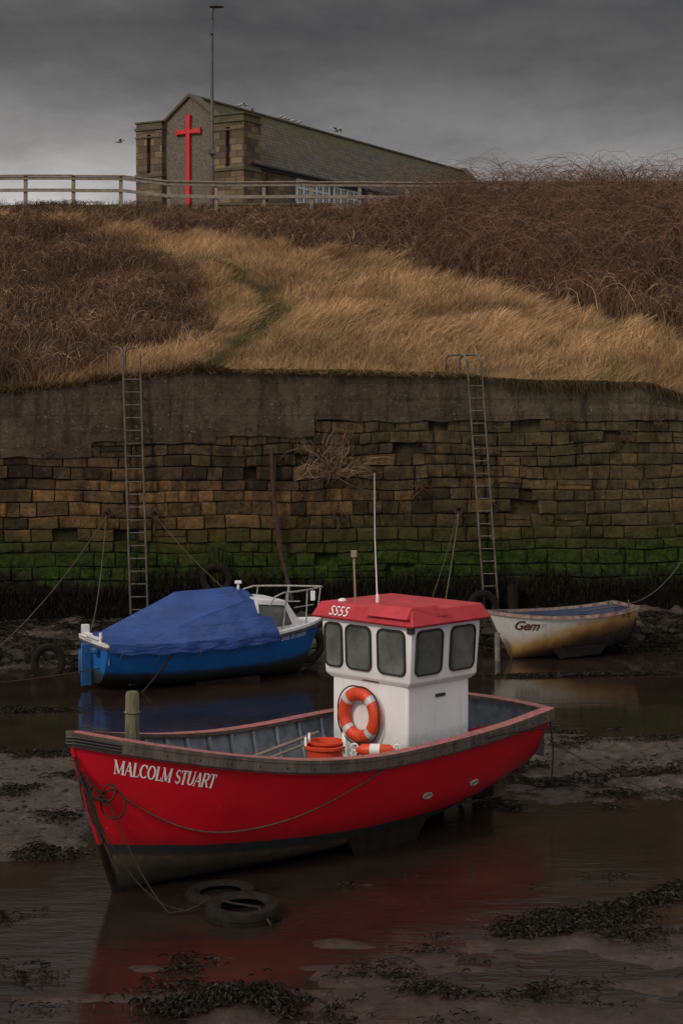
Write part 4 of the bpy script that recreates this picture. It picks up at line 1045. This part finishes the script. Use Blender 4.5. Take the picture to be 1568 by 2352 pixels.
def wnp(x,z,off): return (.78 if x>1.3 else .70)-(z-.97)*.16+off
for sg in (1,-1):
    g.add([BB.W(x,sg*wnp(x,z,.022),z) for x,z in WIN],[(0,1,2,3)])
g.add([BB.W(.99,-.5,1.50),BB.W(.99,.5,1.50),BB.W(.72,.36,1.2),BB.W(.72,-.36,1.2)],[(0,1,2,3)])
g.build('cabin_windows',M_glass,bl,smooth=False)
g=G()
for sg in (1,-1): g.tube([BB.W(x,sg*wnp(x,z,.026),z) for x,z in WIN],.014,6,closed=True)
g.build('window_rims',M_black,bl)
g=G(); ztop=1.78
def rp(x,sg,z): return BB.W(x,sg*(float(BB.B(max(x,0)/5))*.92),z)
for sg in (-1,1):
    P=[rp(1.55,sg,1.55),rp(1.4,sg,1.72)]+[rp(x,sg,ztop) for x in (1.2,.8,.45,.2)]+[BB.W(-.02,sg*.08,ztop)]
    g.tube(P,.018,8)
    for x in (1.2,.55): g.tube([rp(x,sg,1.02),rp(x*.92,sg,ztop)],.016,8)
    g.tube([rp(.9,sg,1.45),rp(.3,sg,1.45)],.012,6)
g.tube([BB.W(-.02,-.08,ztop),BB.W(-.04,0,ztop),BB.W(-.02,.08,ztop)],.018,8); g.tube([BB.W(.06,0,1.12),BB.W(-.03,0,ztop)],.016,8)
g.build('pulpit_rail',mat('dull_white_rail',(.40,.37,.34),(.22,.19,.16),8,.4),bl)
g=G(); b=BB.W(1.9,.05,1.80); g.tube([b,b+np.array((0,0,.14))],.03,8); g.box(b+np.array((0,0,.17)),(.14,.1,.06)); g.box(BB.W(.25,.2,1.62),(.1,.1,.2)); g.build('horn_and_lamp',M_white,bl,bevel=.01)
AXb=((bd[0],bd[1],0),(bn[0],bn[1],0),(0,0,1))
g=G(); g.box(BB.W(5.16,.0,.48),(.22,.05,.85),AXb); g.box(BB.W(5.10,-.35,.55),(.12,.34,.36),AXb); g.tube([BB.W(5.16,-.35,.7),BB.W(5.16,-.35,.25)],.05,8); g.box(BB.W(5.12,.35,.8),(.1,.25,.1),AXb); g.build('rudder_and_bracket',mat('blue_fittings',(.010,.11,.34),(.02,.05,.11),6,.5),bl,bevel=.02)
g=G(); g.box(BB.W(4.98,-.6,1.08),(.14,.12,.24),AXb); g.box(BB.W(4.98,-.1,1.02),(.12,.9,.05),AXb); g.tube([BB.W(5.0,.4,.95),BB.W(5.0,.4,1.15)],.03,8); g.tube([BB.W(5.05,-.3,.95),BB.W(5.2,-.3,1.05),BB.W(5.2,.1,1.05)],.02,6); g.build('stern_fittings',M_white,bl,bevel=.01)
g=G(); V,F=text_geo('sea breeze',.15,.17,1.0)
def on_h(Hh,x,z,off,sg=1):
    t=x/Hh.L; q=(z-float(Hh.zk(t)))/(float(Hh.zg(t))-float(Hh.zk(t))); xx,w,_=Hh.loc(t,min(max(q,.01),1)); return Hh.W(xx,sg*(w+off),z)
g.add([on_h(BB,1.25-x*1.0,.80+.06*(x/1)+y,.012) for x,y in V],F); g.build('name_lettering',M_letter,bl,smooth=False)
g=G(); g.box((-2.3,34.0,.02),(1.3,.12,.14),(nrm((.9,.2,.06)),nrm((-.2,.9,0)),(0,0,1))); g.build('bilge_timber',M_bottom,bl)
g=G(); g.tube(sag(BB.W(3.6,1.05,.9),(-3.95,32.9,-.05),.03,12),.018,6); g.build('stern_chain',M_chain,bl)

# ---------------- GEM
gd=nrm((.94,.342,0))[:2]; gn=nrm((.342,-.94,0))[:2]
GB=Hull((3.25,37.15),gd,gn,3.45,[0,.06,.15,.3,.5,.7,.85,1],[.03,.26,.47,.68,.78,.78,.72,.58],[1.08,1.05,1.02,.98,.965,.98,1.02,1.10],[.0,.0,0,.0,.02,.08,.16,.28],[.8,.65,.55,.42,.34,.32,.34,.4],[.25,.25,.25,.3,.35,.4,.45,.5],.58,.02,rr=.3,k=3)
ge=root('white_rowing_boat',(5,37.6,0))
M_dblue=mat('dark_blue_paint',(.03,.05,.11),(.02,.03,.06),5,.6)
build_hull(GB,ge,M_gem,M_dblue,M_dblue,.55,'hull',nt=50,inset=.04)
cap(GB,ge,'gunwale',[mat('chipped_gunwale',(.36,.31,.26),(.16,.05,.035),7,.7),M_dwood],.03,.05,-.05,.02)
g=G()
for x in (1.1,1.9,2.7): g.box(GB.W(x,0,.86),(.22,1.2,.035),((gd[0],gd[1],0),(gn[0],gn[1],0),(0,0,1)))
g.build('thwarts',M_dblue,ge)
g=G()
g.tube([GB.W(*( (GB.loc(0,q)[0]-.015,0,GB.loc(0,q)[2]))) for q in np.linspace(1,0,10)],.022,6); g.tube([GB.W(3.35,.3,1.05),GB.W(3.35,.3,1.22)],.02,6); g.tube([GB.W(3.1,-.2,1.05),GB.W(3.1,-.2,1.16)],.03,6); g.tube([GB.W(2.2,.2,1.0),GB.W(3.3,.1,1.08)],.02,6); g.build('stem_and_fittings',M_dwood,ge)
M_brownlet=mat('brown_lettering',(.09,.015,.010),(.06,.012,.01),5,.6)
g=G(); V,F=text_geo('Gem',.45,.29,.95,.006); g.add([on_h(GB,.42+x*1.0,.69+y-.02*x,.014) for x,y in V],F); g.build('name_lettering',M_brownlet,ge,smooth=False)
g=G(); V,F=text_geo('SS 32',.1,.13,1.); g.add([on_h(GB,2.95+x*1.,.88+y+.03*x,.014) for x,y in V],F)
g.build('registration_lettering',mat('dark_lettering',(.02,.02,.03),(.04,.04,.05),8,.7),ge,smooth=False)
g=G(); V,F=text_geo('SS',.0,.13,1.); g.add([on_h(GB,1.0+x*1.,.74+y,.012) for x,y in V],F); g.build('faded_registration',mat('faded_lettering',(.2,.19,.18),(.3,.28,.25),8,.7),ge,smooth=False)
g=G(); V=[]
for dy in (-.02,.02):
    for (x,z) in ((1.3,.25),(1.5,.02),(2.5,.08),(2.7,.3)): V.append(GB.W(x,.5+dy,z))
g.add(V,[(0,1,2,3),(7,6,5,4),(0,4,5,1),(1,5,6,2),(2,6,7,3)]); g.build('bilge_keel',M_bottom,ge)

# ================================================================= MOORING LINES
def line(name,a,b,s,r=.012,m=None): g=G(); g.tube(sag(a,b,s,30),r,5); g.build(name,m or M_rope)
line('mooring_line',WP(2.8,.15,3.05),(2.05,36.3,.35),.15,.016)
line('mooring_line',WP(2.78,.15,3.05),(1.2,35,.1),.35,.008)
line('mooring_line',WP(-5.55,.15,3.05),BB.W(4.9,-.6,1.0),.5,.010)
line('mooring_line',WP(-5.55,.15,3.05),(-7.6,33.5,.2),.35,.010)
line('mooring_line',WP(-4.42,.15,3.05),(-1.2,37.5,.5),.25,.008)
line('mooring_line',GB.W(3.45,0,1.1),WP(8.9,.2,3.0),.5,.011)
line('mooring_line',RB.W(7.4,1.0,.95),(4.9,20.6,.6),.15,.010,M_chain)
line('mooring_line',(-9.5,33,.1),BB.W(4.8,.5,.5),.15,.012,M_chain)
g=G(); g.tube([RB.W(7.42,1.0,1.2),RB.W(7.45,1.03,.8),RB.W(7.43,1.02,.4),RB.W(7.45,1.05,.25)],.012,5); g.tube([RB.W(5.6,1.36,1.28),RB.W(6.2,1.35,1.27),RB.W(6.9,1.22,1.2),RB.W(7.42,1.08,1.12)],.012,5); g.build('stern_rope',M_chain,red)
g=G(); P=[(2.9+.25*k,24.6+.14*k+.25*math.sin(k*.7),float(ground_h(np.array(2.9+.25*k),np.array(24.6+.14*k)))+.05) for k in range(18)]
for i,p in enumerate(P[:-1]):
    for f in (0,.5): 
        q=np.array(p)*(1-f)+np.array(P[i+1])*f; torus(g,q,nrm((.9,.4,0)),(0,0,1) if (i+int(2*f))%2 else nrm((-.4,.9,0)),nrm((-.4,.9,0)) if (i+int(2*f))%2 else (0,0,1),.06,.018,10,5)
g.build('anchor_chain',M_chain)
g=G(); g.tube([(3.44,37.0,-.1),(3.43,37.0,.62)],.06,8); g.build('mooring_post',mat('pale_post',(.20,.18,.15),(.09,.08,.06),6,.8))
g=G(); g.tube([WP(4.1,.35,.2),WP(4.08,.3,1.35)],.13,8); g.build('mooring_post',M_bottom)

# ================================================================= SEAWEED, RUBBLE, SHRUB
def weed(name,x,y,L,zoff=.02,cols=None,wd=(.006,.020),z=None):
    N=len(x); K=5; t=np.linspace(0,1,K)[None,:]; ang=rng.uniform(0,2*math.pi,N)
    zz=ground_h(x,y) if z is None else z
    zz=np.maximum(zz,0)
    wob=rng.normal(0,.25,(N,K,2)).cumsum(1)*L[:,None,None]*.35
    px=x[:,None]+np.cos(ang)[:,None]*L[:,None]*t+wob[:,:,0]; py=y[:,None]+np.sin(ang)[:,None]*L[:,None]*t+wob[:,:,1]
    lift=rng.uniform(.0,1.,N)[:,None]*zoff*4*t*(1-t)+zoff*.3+rng.uniform(0,zoff,N)[:,None]
    P=np.stack([px,py,zz[:,None]+lift],-1)
    c=np.array((.012,.009,.005))*rng.uniform(.4,2.2,(N,1)) if cols is None else cols
    return ribbons(name,P,rng.uniform(*wd,N),c,M_weed,taper=False)
def linepts(ax,ay,bx,by,n,sp,thr=.47):
    t=rng.uniform(0,1,n); k=(fbm(t*12,t*0,4,5)>thr+.06*rng.normal(size=n)); t=t[k]; n=len(t)
    s=sp*(.2+1.8*vn(t*14,t*0,8)); off=(fbm(t*6,t*0+4,3,19)-.5)*.8
    return ax+(bx-ax)*t+rng.normal(0,1,n)*s,ay+off+(by-ay)*t+rng.normal(0,1,n)*s*.8
x,y=linepts(.4,16.7,4.9,20.0,20000,.10); weed('seaweed_ridge',x,y,rng.uniform(.03,.12,len(x)),.035)
x=rng.normal(-.95,.38,4200); y=15.62+rng.normal(0,.10,4200)+.1*np.sin(x*5); k=fbm(x*3,y*3,3,91)>.46; x,y=x[k],y[k]; weed('seaweed_clump',x,y,rng.uniform(.03,.11,len(x)),.05)
def patches(name,x0,x1,y0,y1,n,thr,sd,L=(.03,.12)):
    x=rng.uniform(x0,x1,n); y=rng.uniform(y0,y1,n); k=(fbm(x*1.3,y*2.2,5,sd)+.05*rng.normal(size=n)>thr)&(ground_h(x,y)>-.05); x,y=x[k],y[k]; weed(name,x,y,rng.uniform(*L,len(x)),.03)
patches('seaweed_patches',-6.2,-2.9,20.6,29,42000,.61,11)
patches('seaweed_patches',1.8,7.5,23.2,31,60000,.63,12)
patches('seaweed_patches',-4,4.8,14.6,20,50000,.74,13)
patches('seaweed_patches',-9,9.5,37.9,40,60000,.42,14,(.06,.2))
patches('seaweed_patches',-9,-2,34.6,37.9,26000,.52,15,(.05,.16))
x=rng.normal(1,.9,3500)*1.0+4.2; y=35.0+rng.normal(0,.07,3500)+.1*(x-5); weed('seaweed_float',x,y,rng.uniform(.05,.16,3500),.03,z=np.zeros(3500))
x=rng.normal(-6.3,.6,2500); y=30.9+rng.normal(0,.09,2500); weed('seaweed_float',x,y,rng.uniform(.05,.16,2500),.03,z=np.zeros(2500))
N=42000; s=rng.uniform(-12,12,N); z=rng.uniform(.3,1.0,N)+.8*rng.uniform(0,1,N)**1.6*(.35+1.1*fbm(s*1.2,s*0,3,6)); L=rng.uniform(.06,.22,N); t=np.linspace(0,1,4)[None,:]
def hang(s,z,L,j,d0,d1):
    n=len(s); base=np.array((0,40,0))[None,None,:]+wa[None,None,:]*(s[:,None,None]+rng.normal(0,j,(n,1,1))*t[:,:,None])+wn[None,None,:]*(d0+d1*t[:,:,None]*rng.uniform(.3,1.,(n,1,1)))
    base=base.copy(); base[:,:,2]=z[:,None]-L[:,None]*t; return base
c=np.array((.012,.010,.007))*rng.uniform(.3,1.8,(N,1)); gz=(np.clip((z-1.25)/.4,0,1)[:,None])*(rng.uniform(size=(N,1))<.3); c=c*(1-gz)+np.array((.018,.030,.005))*gz
ribbons('hanging_seaweed',hang(s,z,L,.04,.07,.08),rng.uniform(.010,.03,N),c,M_moss)
N=400; s=-2.98+rng.normal(0,.1,N); z=2.3-rng.uniform(0,.3,N); L=rng.uniform(.2,.7,N)
ribbons('tyre_weed',hang(s,z,L,.02,.12,.1),rng.uniform(.01,.025,N),np.array((.04,.05,.015))*rng.uniform(.4,1.4,(N,1)),M_moss)
g=G()
def rock(c,r):
    bm=bmesh.new(); bmesh.ops.create_icosphere(bm,subdivisions=2,radius=1); sd=random.uniform(0,99); V=[]
    sc=np.array((random.uniform(.8,1.4),random.uniform(.7,1.2),random.uniform(.45,.8)))*r
    for v in bm.verts:
        p=np.array(v.co); k=.7+.6*float(vn(p[0]*1.6+sd,p[1]*1.6+p[2]*2.1,1)); V.append(np.array(c)+p*k*sc)
    F=[tuple(v.index for v in f.verts) for f in bm.faces]; bm.free(); g.add(V,F)
for _ in range(300):
    x=random.uniform(-9,9.5); y=random.uniform(36.8 if x>-4 else 34.8,39.8)
    if x>1.2 and y<38.9: continue
    rock((x,y,float(ground_h(np.array(x),np.array(y)))),random.uniform(.05,.24))
for _ in range(420):
    x=random.choice((random.uniform(-6,-3.2),random.uniform(2,7))); y=random.uniform(21,28); rock((x,y,float(ground_h(np.array(x),np.array(y)))),random.uniform(.012,.045))
g.build('rubble_stones',mat('weedy_rock',(.032,.025,.018),(.010,.008,.006),6,.7,.8,20,spec=.25),smooth=False)
def twigs(name,c,n,L,dirf,col,wd=.014):
    K=6; P=[]
    for i in range(n):
        p=np.array(c)+rng.normal(0,.06,3)*np.array((1,.3,.6)); d=dirf(); pts=[p]; l=L*random.uniform(.4,1)/K
        for k in range(K-1): d=nrm(d+rng.normal(0,.25,3)); p=p+d*l; pts.append(p)
        P.append(pts)
        for b in range(3):
            q=pts[random.randint(1,K-2)]; dd=nrm(d+rng.normal(0,.7,3)); pp=[q]
            for k in range(K-1): dd=nrm(dd+rng.normal(0,.25,3)); q=q+dd*l*.5; pp.append(q)
            P.append(pp)
    P=np.array(P); N=len(P); return ribbons(name,P,rng.uniform(wd*.6,wd*1.3,N),np.array(col)*rng.uniform(.5,1.4,(N,1)),M_bramble)
twigs('wall_shrub',WP(-.28,.14,3.95),80,1.7,lambda: nrm((rng.normal(.15,.6),-.25,rng.uniform(.1,1.2))),(.19,.125,.075),.016)
for s,z in ((.1,4.9),(5.3,5.2),(6.9,4.9),(7.7,5.3),(1.9,3.7),(-6.9,4.6)): twigs('wall_plant',WP(s,.1,z),22,.4,lambda: nrm((rng.normal(0,.6),-.3,rng.uniform(-.8,.6))),(.11,.06,.035),.014)

# ================================================================= LIGHT / WORLD
w=bpy.data.worlds.new("World"); scene.world=w; w.use_nodes=True; nt=w.node_tree; bg=nt.nodes['Background']; out=nt.nodes['World Output']
sky=nd(nt,'ShaderNodeTexSky',sky_type='NISHITA'); sky.sun_disc=False; sky.dust_density=4
nt.links.new(sky.outputs[0],bg.inputs[0]); bg.inputs[1].default_value=.05
tc=nd(nt,'ShaderNodeTexCoord'); sp=nd(nt,'ShaderNodeSeparateXYZ'); nt.links.new(tc.outputs['Generated'],sp.inputs[0])
cl=noise(nt,tc.outputs['Generated'],9,9,.62,(1,1,2.6)); cl2=noise(nt,tc.outputs['Generated'],3.4,5,.55,(1,1,2.6))
zw=math_(nt,'ADD',sp.outputs[2],maprange(nt,cl2,.3,.7,-.022,.022))
zc=ramp(nt,zw,[(0,.55),(.10,.55),(.130,.44),(.150,.26),(.175,.160),(.205,.100),(.235,.066),(.40,.20),(.7,.66),(1,.86)])
cf=math_(nt,'MULTIPLY',maprange(nt,cl,.3,.7,.70,1.32),maprange(nt,cl2,.3,.7,.66,1.34))
xf=maprange(nt,sp.outputs[0],-.25,.25,1.3,.78)
xf=mixc(nt,maprange(nt,sp.outputs[2],.12,.22),xf,(1,1,1))
cc_=mixc(nt,1.,zc,cf,'MULTIPLY'); cc_=mixc(nt,1.,cc_,xf,'MULTIPLY')
back=maprange(nt,sp.outputs[1],-.1,-.9,1.,2.5)
cc_=mixc(nt,1.,cc_,back,'MULTIPLY'); cc_=mixc(nt,1.,cc_,(1.0,.965,.95),'MULTIPLY')
bg2=nd(nt,'ShaderNodeBackground'); nt.links.new(cc_,bg2.inputs[0]); bg2.inputs[1].default_value=.98
ms=nd(nt,'ShaderNodeMixShader'); ms.inputs[0].default_value=.93
nt.links.new(bg.outputs[0],ms.inputs[1]); nt.links.new(bg2.outputs[0],ms.inputs[2]); nt.links.new(ms.outputs[0],out.inputs[0])
sl=bpy.data.lights.new('sun','SUN'); sl.energy=1.5; sl.angle=R(10); sl.color=(1,.90,.77); so=bpy.data.objects.new('sun',sl); scene.collection.objects.link(so)
dirv=Vector((-1.05,-1.0,1.05)).normalized()
so.rotation_euler=dirv.to_track_quat('Z','Y').to_euler(); so.location=(-10,-10,30)
sky.sun_rotation=math.atan2(dirv.x,dirv.y); sky.sun_elevation=math.asin(dirv.z)

# ================================================================= CAMERA
cd=bpy.data.cameras.new('camera'); cam=bpy.data.objects.new('camera',cd); scene.collection.objects.link(cam); scene.camera=cam
cam.location=(0,0,5.6); cam.rotation_euler=(R(90),0,0)
cd.sensor_fit='VERTICAL'; cd.sensor_height=36; cd.sensor_width=24; cd.lens=3850/2352*36; cd.shift_y=-241/2352; cd.clip_end=5000; cd.clip_start=.1
